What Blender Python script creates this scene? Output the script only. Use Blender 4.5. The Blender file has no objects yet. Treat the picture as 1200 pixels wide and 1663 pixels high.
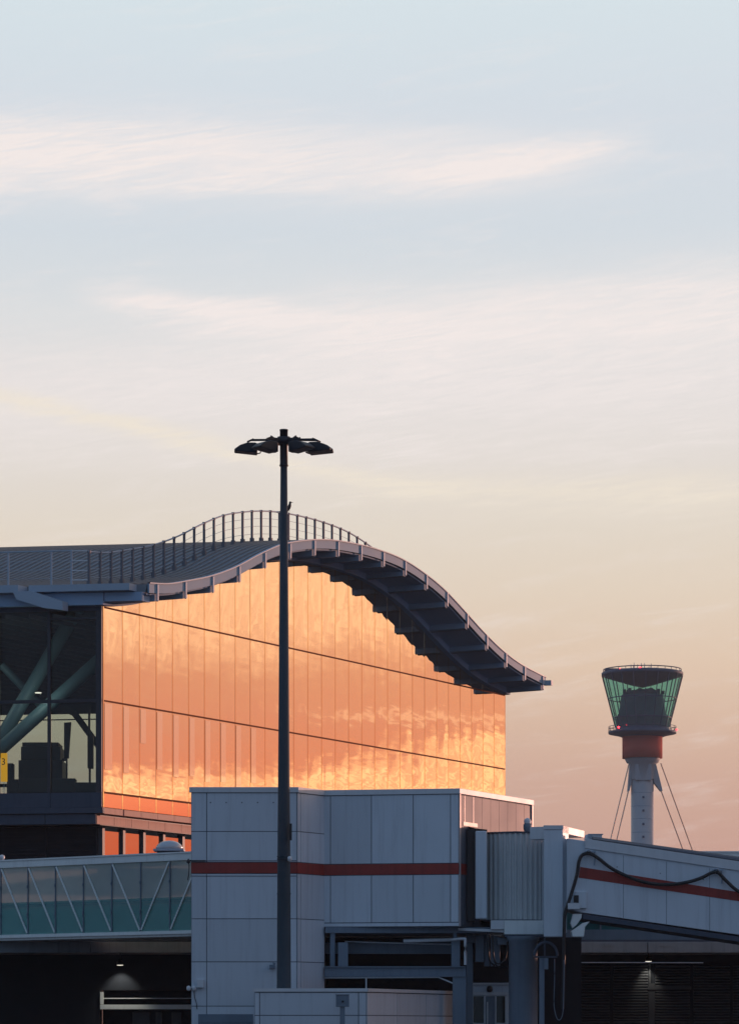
import bpy, bmesh, math, random
from mathutils import Vector, Matrix
random.seed(7)
S = bpy.context.scene
COL = S.collection
R = math.radians

# ------------------------------------------------------------------ camera
CAMZ = 1.6
cd = bpy.data.cameras.new('camera'); cam = bpy.data.objects.new('camera', cd); COL.objects.link(cam)
cam.location = (0, 0, CAMZ); cam.rotation_euler = (R(90), 0, 0)
cd.sensor_fit = 'HORIZONTAL'; cd.sensor_width = 36; cd.lens = 150
cd.shift_y = 838.5 / 1200
cd.clip_start = 1; cd.clip_end = 20000
S.camera = cam

# ------------------------------------------------------------------ light
SUN_AZ, SUN_EL = 45.0, 3.0          # degrees right of the view axis, above the horizon
ld = bpy.data.lights.new('sun', 'SUN'); sun = bpy.data.objects.new('sun', ld); COL.objects.link(sun)
ld.energy = 2.4; ld.angle = R(0.5); ld.color = (1.0, 0.50, 0.37)
sd = Vector((math.sin(R(SUN_AZ)) * math.cos(R(SUN_EL)), math.cos(R(SUN_AZ)) * math.cos(R(SUN_EL)), math.sin(R(SUN_EL))))
sun.rotation_euler = sd.to_track_quat('Z', 'Y').to_euler()

S.view_settings.view_transform = 'Standard'; S.view_settings.look = 'None'
S.cycles.caustics_reflective = False; S.cycles.caustics_refractive = False
S.view_settings.exposure = 0; S.view_settings.gamma = 1

def lin(r, g, b):
    f = lambda c: (c / 255 / 12.92) if c <= 10 else ((c / 255 + .055) / 1.055) ** 2.4
    return (f(r), f(g), f(b), 1)

class NT:
    """small node-tree helper"""
    def __init__(s, tree): s.t = tree; s.n = tree.nodes; s.l = tree.links
    def add(s, typ, **kw):
        nd = s.n.new(typ)
        for k, v in kw.items():
            if hasattr(nd, k) and k not in ('inputs',): setattr(nd, k, v)
        return nd
    def put(s, sock, v):
        if isinstance(v, (int, float, tuple, list)): sock.default_value = v
        else: s.l.new(v, sock)
    def m(s, op, a, b=0.0, c=None, clamp=False):
        nd = s.n.new('ShaderNodeMath'); nd.operation = op; nd.use_clamp = clamp
        s.put(nd.inputs[0], a); s.put(nd.inputs[1], b)
        if c is not None: s.put(nd.inputs[2], c)
        return nd.outputs[0]
    def mix(s, f, a, b, blend='MIX'):
        nd = s.n.new('ShaderNodeMix'); nd.data_type = 'RGBA'; nd.blend_type = blend
        s.put(nd.inputs[0], f); s.put(nd.inputs[6], a); s.put(nd.inputs[7], b)
        return nd.outputs[2]
    def ramp(s, f, stops, interp='LINEAR'):
        nd = s.n.new('ShaderNodeValToRGB'); cr = nd.color_ramp; cr.interpolation = interp
        while len(cr.elements) < len(stops): cr.elements.new(.5)
        for e, (p, c) in zip(cr.elements, stops): e.position = p; e.color = c
        s.put(nd.inputs[0], f); return nd.outputs[0]
    def sstep(s, v, a, b):
        nd = s.n.new('ShaderNodeMapRange'); nd.interpolation_type = 'SMOOTHSTEP'; nd.clamp = True
        s.put(nd.inputs[0], v); s.put(nd.inputs[1], a); s.put(nd.inputs[2], b)
        nd.inputs[3].default_value = 0; nd.inputs[4].default_value = 1
        return nd.outputs[0]
    def noise(s, vec, scale, detail=4, rough=.5, dist=0.0):
        nd = s.n.new('ShaderNodeTexNoise'); nd.inputs['Scale'].default_value = scale
        nd.inputs['Detail'].default_value = detail; nd.inputs['Roughness'].default_value = rough
        nd.inputs['Distortion'].default_value = dist
        s.put(nd.inputs['Vector'], vec); return nd.outputs['Fac']
    def xyz(s, x, y, z):
        nd = s.n.new('ShaderNodeCombineXYZ')
        for i, v in enumerate((x, y, z)): s.put(nd.inputs[i], v)
        return nd.outputs[0]

def build_world():
    w = bpy.data.worlds.new('World'); S.world = w; w.use_nodes = True
    q = NT(w.node_tree); q.n.clear()
    out = q.add('ShaderNodeOutputWorld'); bg = q.add('ShaderNodeBackground')
    tc = q.add('ShaderNodeTexCoord'); sp = q.add('ShaderNodeSeparateXYZ'); q.l.new(tc.outputs['Generated'], sp.inputs[0])
    X, Y, Z = sp.outputs
    el = q.m('MULTIPLY', q.m('ARCSINE', Z), 57.29578)
    az = q.m('MULTIPLY', q.m('ARCTAN2', X, Y), 57.29578)
    # clear air seen in the direction of the photograph, by elevation (0..20 degrees)
    st = [(0.0, (188,145,136)), (3.3, (199,159,146)), (4.6, (207,170,153)), (5.6, (216,184,163)), (6.7, (225,199,176)),
          (8.0, (227,210,191)), (9.2, (227,216,202)), (10.4, (226,219,212)), (11.8, (224,221,220)), (13.0, (219,222,224)),
          (14.5, (211,219,226)), (16.5, (212,220,228)), (18.5, (214,226,232))]
    base = q.ramp(q.m('DIVIDE', el, 20.0, clamp=True), [(e / 20, lin(*c)) for e, c in st])
    # ---- cirrus streaks: noise stretched along the horizon
    v1 = q.xyz(q.m('MULTIPLY', az, .10), q.m('ADD', q.m('MULTIPLY', el, .9), q.m('MULTIPLY', az, .02)), 0.0)
    n1 = q.noise(v1, 1.0, 6, .55, .6)
    v2 = q.xyz(q.m('ADD', q.m('MULTIPLY', az, .35), 7.0), q.m('ADD', q.m('MULTIPLY', el, 2.6), q.m('MULTIPLY', az, -.35)), 3.0)
    n2 = q.noise(v2, 1.0, 7, .6, .8)
    v3 = q.xyz(q.m('MULTIPLY', az, .7), q.m('ADD', q.m('MULTIPLY', el, 6.5), q.m('MULTIPLY', az, -.9)), 9.0)
    n3 = q.sstep(q.noise(v3, .8, 7, .55, 2.2), .2, .8)
    wob = q.m('MULTIPLY', q.m('SUBTRACT', n1, .5), 1.6)
    wob2 = q.m('ADD', wob, q.m('MULTIPLY', q.m('SUBTRACT', n2, .5), 1.1))
    def band(center, slope, width, wb, a0=None, a1=None, a2=None, a3=None):
        d = q.m('SUBTRACT', q.m('ADD', el, wb), q.m('ADD', q.m('MULTIPLY', az, slope), center))
        g = q.m('EXPONENT', q.m('MULTIPLY', q.m('MULTIPLY', d, d), -1 / (width * width)))
        if a0 is not None: g = q.m('MULTIPLY', g, q.sstep(az, a0, a1))
        if a2 is not None: g = q.m('MULTIPLY', g, q.m('SUBTRACT', 1.0, q.sstep(az, a2, a3)))
        return g
    fin = lambda lo, hi: q.m('ADD', lo, q.m('MULTIPLY', n3, hi - lo))
    c = q.m('MULTIPLY', band(15.65, .0, .55, q.m('MULTIPLY', wob2, .5), None, None, .5, 5.5), fin(.58, .92))
    c = q.m('ADD', c, q.m('MULTIPLY', band(15.2, .17, .27, q.m('MULTIPLY', wob2, .35), -.5, 2.6, 3.8, 5.6), fin(.45, 1.0)))
    c = q.m('ADD', c, q.m('MULTIPLY', band(16.2, .02, .55, q.m('MULTIPLY', wob2, .8), None, None, -5.0, 1.0), fin(.15, .65)))
    c = q.m('ADD', c, q.m('MULTIPLY', band(12.85, -.09, .27, q.m('MULTIPLY', wob2, .6), -5.8, -4.3, -3.0, 1.0), fin(.5, 1.1)))
    c = q.m('ADD', c, q.m('MULTIPLY', band(12.8, .05, .75, q.m('MULTIPLY', wob2, .9), -5.5, 1.0), fin(.55, .9)))
    c = q.m('ADD', c, q.m('MULTIPLY', band(11.6, .02, 1.1, wob2), fin(.35, .7)))
    c = q.m('ADD', c, q.m('MULTIPLY', q.sstep(n2, .5, .75), fin(.0, .35)))
    c = q.m('MULTIPLY', c, .95)
    cwarm = q.m('MULTIPLY', band(10.12, -.20, .17, q.m('MULTIPLY', wob2, .30), None, None, -1.0, 2.6), fin(.4, 1.25))
    cwarm = q.m('ADD', cwarm, q.m('MULTIPLY', band(9.95, -.03, .30, q.m('MULTIPLY', wob2, .45), -2.0, 1.5), fin(.25, 1.0)))
    vis = q.mix(q.m('MINIMUM', c, 1.0), base, lin(243, 234, 231))
    vis = q.mix(q.m('MULTIPLY', q.m('MINIMUM', cwarm, 1.0), .75), vis, lin(241, 230, 213))
    # ---- towards the sunset (right of the frame) the low sky turns deep orange with bright bars of cloud
    sst = [(0.0, (232,100,72)), (3.0, (232,112,80)), (4.4, (224,134,106)), (5.6, (218,144,118)), (6.6, (222,156,124)), (8.5, (238,184,142)), (11, (232,196,170)), (15, (206,200,204)), (20, (190,200,215))]
    sunset = q.ramp(q.m('DIVIDE', el, 20.0, clamp=True), [(e / 20, lin(*cc)) for e, cc in sst])
    lowtop = q.m('ADD', 4.72, q.m('MULTIPLY', q.sstep(az, 58.5, 54.0), .75))
    n6 = q.noise(q.xyz(q.m('MULTIPLY', az, .35), q.m('MULTIPLY', el, 1.6), 31.0), 1.0, 2, .4, .3)
    e2 = q.m('ADD', el, q.m('MULTIPLY', q.m('SUBTRACT', n6, .5), .5))
    low = q.m('MULTIPLY', q.m('SUBTRACT', 1.0, q.sstep(q.m('SUBTRACT', e2, lowtop), -.32, .20)), q.sstep(el, 3.7, 4.25))
    hi = q.m('MULTIPLY', q.sstep(e2, 6.4, 7.6), q.m('ADD', .36, q.m('MULTIPLY', q.sstep(q.noise(q.xyz(q.m('MULTIPLY', az, 1.1), q.m('ADD', q.m('MULTIPLY', el, 2.4), q.m('MULTIPLY', az, 1.2)), 41.0), 1.0, 3, .5, .5), .30, .72), .64)))
    line = q.m('MULTIPLY', q.m('EXPONENT', q.m('MULTIPLY', q.m('POWER', q.m('SUBTRACT', e2, 5.78), 2.0), -140.0)), q.m('SUBTRACT', 1.0, q.sstep(az, 56.0, 58.5)))
    sunset = q.mix(q.m('MULTIPLY', hi, .8), sunset, (1.3, .80, .45, 1))
    sunset = q.mix(q.m('MULTIPLY', line, .5), sunset, (1.1, .66, .40, 1))
    v5 = q.xyz(q.m('MULTIPLY', az, .5), q.m('MULTIPLY', el, 9.0), 21.0)
    n5 = q.sstep(q.noise(v5, 1.0, 3, .5, .4), .35, .68)
    low = q.m('MULTIPLY', low, q.m('ADD', .42, q.m('MULTIPLY', n5, .58)))
    sunset = q.mix(low, sunset, (1.42, .84, .42, 1))
    col = q.mix(q.sstep(az, 9.0, 46.0), vis, sunset)
    back = q.m('MULTIPLY', q.sstep(q.m('ABSOLUTE', q.m('SUBTRACT', az, 20.0)), 55.0, 120.0), 1.0)
    east = q.ramp(q.m('DIVIDE', el, 90.0, clamp=True), [(0, (.12, .18, .275, 1)), (.12, (.155, .24, .375, 1)), (.4, (.155, .25, .40, 1)), (1, (.13, .21, .34, 1))])
    zen = q.sstep(el, 18.0, 55.0)
    col = q.mix(zen, col, (.13, .21, .34, 1))
    col = q.mix(back, col, east)
    col = q.mix(q.sstep(el, -.1, -1.5), col, (.03, .03, .035, 1))
    sky = q.add('ShaderNodeTexSky'); sky.sky_type = 'NISHITA'; sky.sun_disc = False
    sky.sun_elevation = R(SUN_EL); sky.sun_rotation = R(SUN_AZ); sky.air_density = 1.2; sky.dust_density = 2.0
    skym = q.mix(1.0, sky.outputs[0], (.008, .008, .008, 1), 'MULTIPLY')
    tot = q.mix(1.0, col, skym, 'ADD')
    # the tree is balanced so that the Background runs at 0.1 (the Nishita scale)
    tot = q.mix(1.0, tot, (10, 10, 10, 1), 'MULTIPLY')
    q.l.new(tot, bg.inputs[0]); bg.inputs[1].default_value = 0.1
    q.l.new(bg.outputs[0], out.inputs[0])
    w.cycles.sampling_method = 'MANUAL'; w.cycles.sample_map_resolution = 1024
build_world()

# ------------------------------------------------------------------ helpers
def P(px, py, Y):
    """survey point: picture position (1200x1663) at a depth of Y metres -> world point"""
    return Vector(((px - 600) / 5000 * Y, Y, CAMZ + (1670 - py) / 5000 * Y))
def zat(py, Y): return CAMZ + (1670 - py) / 5000 * Y
def xat(px, Y): return (px - 600) / 5000 * Y

WLOC = {}
class MB:
    def __init__(s): s.v = []; s.f = []; s.sm = []
    def add(s, vs, fs, smooth=False):
        o = len(s.v); s.v += [Vector(v) for v in vs]
        for f in fs: s.f.append([o + i for i in f]); s.sm.append(smooth)
    def par(s, p, a, b, c):
        """parallelepiped from corner p along a, b, c"""
        p, a, b, c = Vector(p), Vector(a), Vector(b), Vector(c)
        vs = [p, p + a, p + a + b, p + b, p + c, p + a + c, p + a + b + c, p + b + c]
        fs = [(0, 3, 2, 1), (4, 5, 6, 7), (0, 1, 5, 4), (1, 2, 6, 5), (2, 3, 7, 6), (3, 0, 4, 7)]
        if a.cross(b).dot(c) < 0: fs = [f[::-1] for f in fs]
        s.add(vs, fs)
    def box(s, x0, x1, y0, y1, z0, z1): s.par((x0, y0, z0), (x1 - x0, 0, 0), (0, y1 - y0, 0), (0, 0, z1 - z0))
    def prism(s, poly, ext, smooth=False):
        """polygon (list of points) extruded by ext"""
        poly = [Vector(p) for p in poly]; ext = Vector(ext); n = len(poly)
        nor = Vector((0, 0, 0))
        for i in range(n): nor += poly[i].cross(poly[(i + 1) % n])
        if nor.dot(ext) > 0: poly = poly[::-1]
        vs = poly + [p + ext for p in poly]
        s.add(vs, [tuple(range(n)), tuple(range(2 * n - 1, n - 1, -1))] + [(i, i + n, (i + 1) % n + n, (i + 1) % n) for i in range(n)], smooth)
    def tube(s, pts, r, seg=8, caps=True, r2=None):
        pts = [Vector(p) for p in pts]; n = len(pts); rings = []
        up = Vector((0, 0, 1))
        for i, p in enumerate(pts):
            d = (pts[min(i + 1, n - 1)] - pts[max(i - 1, 0)]).normalized()
            a = d.cross(up)
            if a.length < 1e-3: a = d.cross(Vector((1, 0, 0)))
            a.normalize(); b = d.cross(a).normalized()
            rr = r if r2 is None else r + (r2 - r) * i / (n - 1)
            rings.append([p + a * rr * math.cos(2 * math.pi * k / seg) + b * rr * math.sin(2 * math.pi * k / seg) for k in range(seg)])
        vs = [v for g in rings for v in g]
        fs = [(i * seg + k, i * seg + (k + 1) % seg, (i + 1) * seg + (k + 1) % seg, (i + 1) * seg + k) for i in range(n - 1) for k in range(seg)]
        s.add(vs, fs, True)
        if caps: s.add(rings[0], [tuple(range(seg - 1, -1, -1))]); s.add(rings[-1], [tuple(range(seg))])
    def lathe(s, c, prof, seg=32, a0=0, a1=2 * math.pi, smooth=True):
        """profile (r, z) turned about the vertical axis through c"""
        full = abs(a1 - a0 - 2 * math.pi) < 1e-4; k = seg if full else seg + 1
        vs = []
        for (r, z) in prof:
            for i in range(k):
                a = a0 + (a1 - a0) * i / seg
                vs.append((c[0] + r * math.cos(a), c[1] + r * math.sin(a), z))
        fs = []
        for j in range(len(prof) - 1):
            for i in range(seg):
                i2 = (i + 1) % k
                fs.append((j * k + i, j * k + i2, (j + 1) * k + i2, (j + 1) * k + i))
        s.add(vs, fs, smooth)
    def bar(s, a, b, w, h=None, up=(0, 0, 1)):
        """rectangular bar from a to b"""
        a, b = Vector(a), Vector(b); h = h or w; d = b - a
        x = d.cross(Vector(up))
        if x.length < 1e-4: x = d.cross(Vector((1, 0, 0)))
        x = x.normalized() * w; y = d.normalized().cross(x.normalized()) * h
        s.par(a - x / 2 - y / 2, d, x, y)
    def build(s, name, mat, parent=None, bevel=0):
        lo = [min(v[i] for v in s.v) for i in range(3)]; hi = [max(v[i] for v in s.v) for i in range(3)]
        org = Vector(((lo[0] + hi[0]) / 2, (lo[1] + hi[1]) / 2, lo[2]))
        me = bpy.data.meshes.new(name); me.from_pydata([tuple(v - org) for v in s.v], [], s.f); me.update()
        for p, sm in zip(me.polygons, s.sm): p.use_smooth = sm
        me.materials.append(mat)
        o = bpy.data.objects.new(name, me); COL.objects.link(o)
        return place(o, org, parent, bevel)
def place(o, org, parent, bevel=0):
    WLOC[o] = Vector(org)
    if parent: o.parent = parent; o.location = org - WLOC[parent]
    else: o.location = org
    if bevel:
        m = o.modifiers.new('bevel', 'BEVEL'); m.width = bevel; m.segments = 2; m.limit_method = 'ANGLE'
    return o
def thing(name, label, cat, loc, group=None):
    o = bpy.data.objects.new(name, None); COL.objects.link(o); o.empty_display_size = .3
    place(o, Vector(loc), None); return tag(o, label, cat, group)
def tag(o, label=None, cat=None, group=None, kind=None):
    if label: o['label'] = label
    if cat: o['category'] = cat
    if group: o['group'] = group
    if kind: o['kind'] = kind
    return o
def dup(o, parent=None, delta=(0, 0, 0), rot=None):
    """copy of an object and everything under it"""
    c = o.copy(); COL.objects.link(c); c.parent = parent if parent else o.parent
    c.location = o.location + Vector(delta); WLOC[c] = WLOC[o] + Vector(delta)
    for ch in list(o.children):
        dup(ch, c)
    return c
def catmull(pts, n=8):
    pts = [Vector(p) for p in pts]; out = []
    q = [pts[0] * 2 - pts[1]] + pts + [pts[-1] * 2 - pts[-2]]
    for i in range(1, len(q) - 2):
        a, b, c, d = q[i - 1:i + 3]
        for k in range(n):
            t = k / n
            out.append(.5 * ((2 * b) + (c - a) * t + (2 * a - 5 * b + 4 * c - d) * t * t + (3 * b - a - 3 * c + d) * t ** 3))
    out.append(pts[-1]); return out

# ------------------------------------------------------------------ materials
def pbr(name, col, rough=.5, metal=0, var=.12, vscale=1.5, streak=0, bump=0, bscale=6, spec=.5, dirt=None, isl=0):
    m = bpy.data.materials.new(name); m.use_nodes = True; q = NT(m.node_tree); b = q.n['Principled BSDF']
    g = q.add('ShaderNodeNewGeometry'); pos = g.outputs['Position']
    n = q.noise(pos, vscale, 6, .6)
    c = q.mix(n, tuple(x * (1 - var) for x in col[:3]) + (1,), tuple(min(1, x * (1 + var)) for x in col[:3]) + (1,))
    if isl: c = q.mix(g.outputs['Random Per Island'], c, tuple(x * (1 - isl) for x in col[:3]) + (1,))
    if streak:
        mp = q.add('ShaderNodeMapping'); mp.inputs['Scale'].default_value = (3.0, 3.0, .18); q.l.new(pos, mp.inputs[0])
        n2 = q.sstep(q.noise(mp.outputs[0], 1.6, 7, .65), .45, .8)
        c = q.mix(q.m('MULTIPLY', n2, streak), c, dirt or tuple(x * .45 for x in col[:3]) + (1,))
    q.l.new(c, b.inputs['Base Color'])
    b.inputs['Metallic'].default_value = metal; b.inputs['Specular IOR Level'].default_value = spec
    q.l.new(q.m('ADD', rough - .06, q.m('MULTIPLY', n, .12)), b.inputs['Roughness'])
    if bump:
        bp = q.add('ShaderNodeBump'); bp.inputs['Distance'].default_value = bump; bp.inputs['Strength'].default_value = 1
        q.l.new(q.noise(pos, bscale, 3), bp.inputs['Height']); q.l.new(bp.outputs[0], b.inputs['Normal'])
    return m
def emit(name, col, s):
    m = bpy.data.materials.new(name); m.use_nodes = True; q = NT(m.node_tree); q.n.clear()
    e = q.add('ShaderNodeEmission'); e.inputs[0].default_value = col; e.inputs[1].default_value = s
    o = q.add('ShaderNodeOutputMaterial'); q.l.new(e.outputs[0], o.inputs[0]); return m
def mirror_glass(name, tint, dark, refl=.92, amp=.0035, rough=.0, pillow=0.0):
    """solar-control glazing: coated, slightly wavy panes that mirror the sky"""
    m = bpy.data.materials.new(name); m.use_nodes = True; q = NT(m.node_tree); q.n.clear()
    out = q.add('ShaderNodeOutputMaterial')
    g = q.add('ShaderNodeNewGeometry'); oi = q.add('ShaderNodeObjectInfo')
    off = q.m('MULTIPLY', oi.outputs['Random'], 57.0)
    va = q.add('ShaderNodeVectorMath'); va.operation = 'ADD'; q.l.new(g.outputs['Position'], va.inputs[0]); q.l.new(q.xyz(off, off, off), va.inputs[1])
    m1 = q.add('ShaderNodeMapping'); m1.inputs['Scale'].default_value = (.62, .62, .26); q.l.new(va.outputs[0], m1.inputs[0])
    m2 = q.add('ShaderNodeMapping'); m2.inputs['Scale'].default_value = (.35, .35, 1.5); q.l.new(va.outputs[0], m2.inputs[0])
    h = q.m('ADD', q.noise(m1.outputs[0], 1.0, 1, .35, .6), q.m('MULTIPLY', q.noise(m2.outputs[0], 1.0, 1.5, .4, .3), .28))
    if pillow:      # every pane is bowed a little, each by its own amount
        oc = q.add('ShaderNodeTexCoord'); sx = q.add('ShaderNodeSeparateXYZ'); q.l.new(oc.outputs['Object'], sx.inputs[0])
        u = q.m('ADD', q.m('MULTIPLY', sx.outputs[0], .4718), q.m('MULTIPLY', sx.outputs[1], .8817))
        cu_ = q.m('COSINE', q.m('MULTIPLY', u, math.pi / 1.66)); sz_ = q.m('SINE', q.m('MULTIPLY', sx.outputs[2], math.pi / 4.65))
        am = q.m('ADD', .25, q.m('MULTIPLY', q.m('FRACT', q.m('MULTIPLY', oi.outputs['Random'], 13.7)), 1.3))
        h = q.m('ADD', h, q.m('MULTIPLY', q.m('MULTIPLY', cu_, sz_), q.m('MULTIPLY', am, pillow)))
    bp = q.add('ShaderNodeBump'); bp.inputs['Distance'].default_value = amp; bp.inputs['Strength'].default_value = 1; q.l.new(h, bp.inputs['Height'])
    gl = q.add('ShaderNodeBsdfGlossy'); gl.inputs['Color'].default_value = tint; gl.inputs['Roughness'].default_value = rough
    q.l.new(bp.outputs[0], gl.inputs['Normal'])
    df = q.add('ShaderNodeBsdfDiffuse'); df.inputs[0].default_value = dark
    mx = q.add('ShaderNodeMixShader'); mx.inputs[0].default_value = refl
    q.l.new(df.outputs[0], mx.inputs[1]); q.l.new(gl.outputs[0], mx.inputs[2]); q.l.new(mx.outputs[0], out.inputs[0])
    return m
def clear_glass(name, tint, refl=.12, haze=0, hazecol=(.3, .3, .3, 1)):
    m = bpy.data.materials.new(name); m.use_nodes = True; q = NT(m.node_tree); q.n.clear()
    out = q.add('ShaderNodeOutputMaterial')
    tr = q.add('ShaderNodeBsdfTransparent'); tr.inputs[0].default_value = tint
    gl = q.add('ShaderNodeBsdfGlossy'); gl.inputs['Roughness'].default_value = .02
    mx = q.add('ShaderNodeMixShader'); mx.inputs[0].default_value = refl
    q.l.new(tr.outputs[0], mx.inputs[1]); q.l.new(gl.outputs[0], mx.inputs[2]); last = mx.outputs[0]
    if haze:
        g = q.add('ShaderNodeNewGeometry')
        n = q.noise(g.outputs['Position'], .9, 5, .6)
        df = q.add('ShaderNodeBsdfDiffuse')
        q.l.new(q.mix(n, tuple(x * .8 for x in hazecol[:3]) + (1,), tuple(x * 1.2 for x in hazecol[:3]) + (1,)), df.inputs[0])
        mx2 = q.add('ShaderNodeMixShader'); mx2.inputs[0].default_value = haze
        q.l.new(last, mx2.inputs[1]); q.l.new(df.outputs[0], mx2.inputs[2]); last = mx2.outputs[0]
    q.l.new(last, out.inputs[0]); return m

M = {}
M['asphalt'] = pbr('asphalt', (.05, .05, .052), .85, var=.3, vscale=.4, bump=.004, bscale=30)
M['roof'] = pbr('roof_sheet', (.19, .22, .25), .55, .1, var=.12, vscale=.35, streak=.5)
M['fascia'] = pbr('fascia_metal', (.25, .40, .53), .6, .0, spec=.2, var=.08, vscale=.8)
M['steel'] = pbr('grey_steel', (.36, .45, .55), .5, .05, var=.12, vscale=1.2)
M['soffit'] = pbr('soffit_panel', (.30, .44, .62), .75, .0, var=.12, vscale=.7)
M['darkframe'] = pbr('dark_frame', (.035, .04, .05), .4, .2, var=.2)
M['bronze'] = pbr('bronze_mullion', (.24, .075, .03), .85, 0, var=.2, spec=.1)
M['wallglass'] = mirror_glass('mirror_glazing', (1.0, .84, .71, 1), (.10, .05, .03, 1), .95, .009, 0.0, .45)
M['mullion'] = mirror_glass('bronze_anodised_mullion', (.92, .64, .42, 1), (.20, .08, .03, 1), .9, .0003, .0)
M['spandrel'] = mirror_glass('red_spandrel_glass', (1.0, .52, .42, 1), (.45, .10, .06, 1), .8, .0015, .08)
M['lowglass'] = mirror_glass('lower_window_glass', (.80, .56, .46, 1), (.20, .08, .05, 1), .85, .006)
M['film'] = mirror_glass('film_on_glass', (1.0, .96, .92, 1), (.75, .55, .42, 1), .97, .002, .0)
M['frontglass'] = clear_glass('tinted_front_glass', (.87, .92, .90, 1), .022)
M['backglass'] = clear_glass('green_rear_glass', (.73, .82, .80, 1), .02)
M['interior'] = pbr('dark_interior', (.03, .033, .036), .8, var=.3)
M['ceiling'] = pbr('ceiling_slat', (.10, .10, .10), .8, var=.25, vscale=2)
M['brace'] = pbr('teal_steel_tube', (.10, .165, .18), .5, var=.12)
M['black'] = pbr('black_plastic', (.012, .013, .016), .5, var=.3)
M['darkpanel'] = pbr('slate_panel', (.07, .09, .125), .6, .0, spec=.2, var=.15, streak=.3)
M['coral'] = pbr('ledge_metal', (.60, .29, .21), .6, .0, var=.2, streak=.5)
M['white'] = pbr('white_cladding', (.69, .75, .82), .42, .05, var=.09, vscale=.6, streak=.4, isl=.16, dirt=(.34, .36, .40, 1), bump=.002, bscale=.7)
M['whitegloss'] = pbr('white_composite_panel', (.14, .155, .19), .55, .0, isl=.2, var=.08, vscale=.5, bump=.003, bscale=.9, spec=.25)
M['trim'] = pbr('trim_metal', (.68, .70, .73), .50, .15, var=.08, streak=.2)
M['cornertrim'] = pbr('corner_trim_metal', (.50, .44, .43), .45, .1, var=.08)  # corner trim, and the strips that stand in for reflections
M['joint'] = pbr('joint_seal', (.12, .14, .17), .7, var=.2)
M['red'] = pbr('red_band_paint', (.33, .036, .026), .55, var=.2, streak=.6, vscale=2.5)
M['mast'] = pbr('galvanised_mast', (.045, .066, .085), .7, .0, spec=.25, var=.2, streak=.3)
M['lamphead'] = pbr('floodlight_housing', (.012, .016, .026), .5, .0, var=.2)
M['conc'] = pbr('weathered_concrete', (.36, .40, .43), .85, var=.25, vscale=1.2, streak=.6, bump=.004, bscale=8)
M['darkclad'] = pbr('dark_undercroft_cladding', (.024, .028, .036), .8, spec=.08, var=.25, vscale=1)
M['louvre'] = pbr('dark_louvre', (.075, .08, .09), .5, .2, var=.2)
M['walkglass'] = clear_glass('dusty_walkway_glass', (.80, .86, .86, 1), .03, .46, (.66, .70, .66, 1))  # pale grey diffuse share mixed into the clear glass
M['tealglass'] = clear_glass('teal_frit_glass', (.25, .50, .52, 1), .08, .55, (.10, .25, .27, 1))
def frosted(name, col, tr):
    m = bpy.data.materials.new(name); m.use_nodes = True; q = NT(m.node_tree); q.n.clear()
    out = q.add('ShaderNodeOutputMaterial'); g = q.add('ShaderNodeNewGeometry')
    n = q.noise(g.outputs['Position'], 1.1, 6, .65)
    c = q.mix(n, tuple(x * .7 for x in col[:3]) + (1,), tuple(x * 1.25 for x in col[:3]) + (1,))
    a = q.add('ShaderNodeBsdfTranslucent'); b = q.add('ShaderNodeBsdfDiffuse'); q.l.new(c, a.inputs[0]); q.l.new(c, b.inputs[0])
    mx = q.add('ShaderNodeMixShader'); mx.inputs[0].default_value = tr
    q.l.new(b.outputs[0], mx.inputs[1]); q.l.new(a.outputs[0], mx.inputs[2]); q.l.new(mx.outputs[0], out.inputs[0]); return m
M['frost'] = frosted('frosted_far_glass', (.80, .80, .78), .65)
M['tealglass'] = frosted('teal_frit_glass', (.20, .72, .80), .6)
M['tealfilm'] = clear_glass('teal_film', (.80, .93, .93, 1), .03, .30, (.24, .46, .47, 1))
M['railfilm'] = clear_glass('pale_teal_film', (.70, .92, .92, 1), .03, .35, (.20, .46, .48, 1))
M['tealrun'] = frosted('dark_teal_glass', (.05, .17, .19), .4)
M['walkframe'] = pbr('walkway_frame', (.86, .90, .89), .45, .1, var=.1, streak=.25)
M['shutter'] = pbr('corrugated_shutter', (.62, .64, .64), .45, .1, var=.12, streak=.3)
M['steelblue'] = pbr('painted_blue_steel', (.17, .22, .28), .55, .1, var=.2, streak=.35)
M['rubber'] = pbr('black_rubber', (.014, .015, .018), .55, var=.3)
M['tower'] = pbr('tower_concrete', (.40, .43, .46), .55, var=.1, vscale=.15, streak=.25)
M['towerdark'] = pbr('tower_dark_metal', (.06, .11, .17), .6, .0, spec=.2, var=.2, vscale=.3)
M['cabcore'] = pbr('cab_core_metal', (.11, .20, .27), .8, .0, spec=.1, var=.3, vscale=.4)
M['towerred'] = pbr('tower_red_panel', (.62, .13, .09), .9, spec=.1, var=.12, vscale=.2)
M['cabglass'] = clear_glass('cab_glass', (.42, .74, .69, 1), .10)
M['staycable'] = pbr('stay_cable', (.95, .62, .46), .38, .85)  # copper base colour stands in for warm sun on the cables
M['beacon'] = emit('red_beacon', (1, .03, .04, 1), 9)
M['lampglow'] = emit('lamp_glow', (1, .93, .78, 1), 1.2)
M['yellow'] = emit('yellow_sign_face', (.75, .36, .02, 1), .75)
M['rib'] = pbr('rib_metal', (.24, .33, .43), .65, .0, spec=.2)
M['post'] = pbr('dark_post', (.15, .155, .18), .6, .0)
M['feather'] = pbr('black_feather', (.012, .012, .014), .6)
M['dome'] = pbr('skylight_dome', (.45, .50, .55), .2, .1, var=.1)

# ------------------------------------------------------------------ the ground
g = MB(); g.add([(-6000, -300, 0), (6000, -300, 0), (6000, 9000, 0), (-6000, 9000, 0)], [(0, 1, 2, 3)])
tag(g.build('apron', M['asphalt']), kind='structure')

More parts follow.
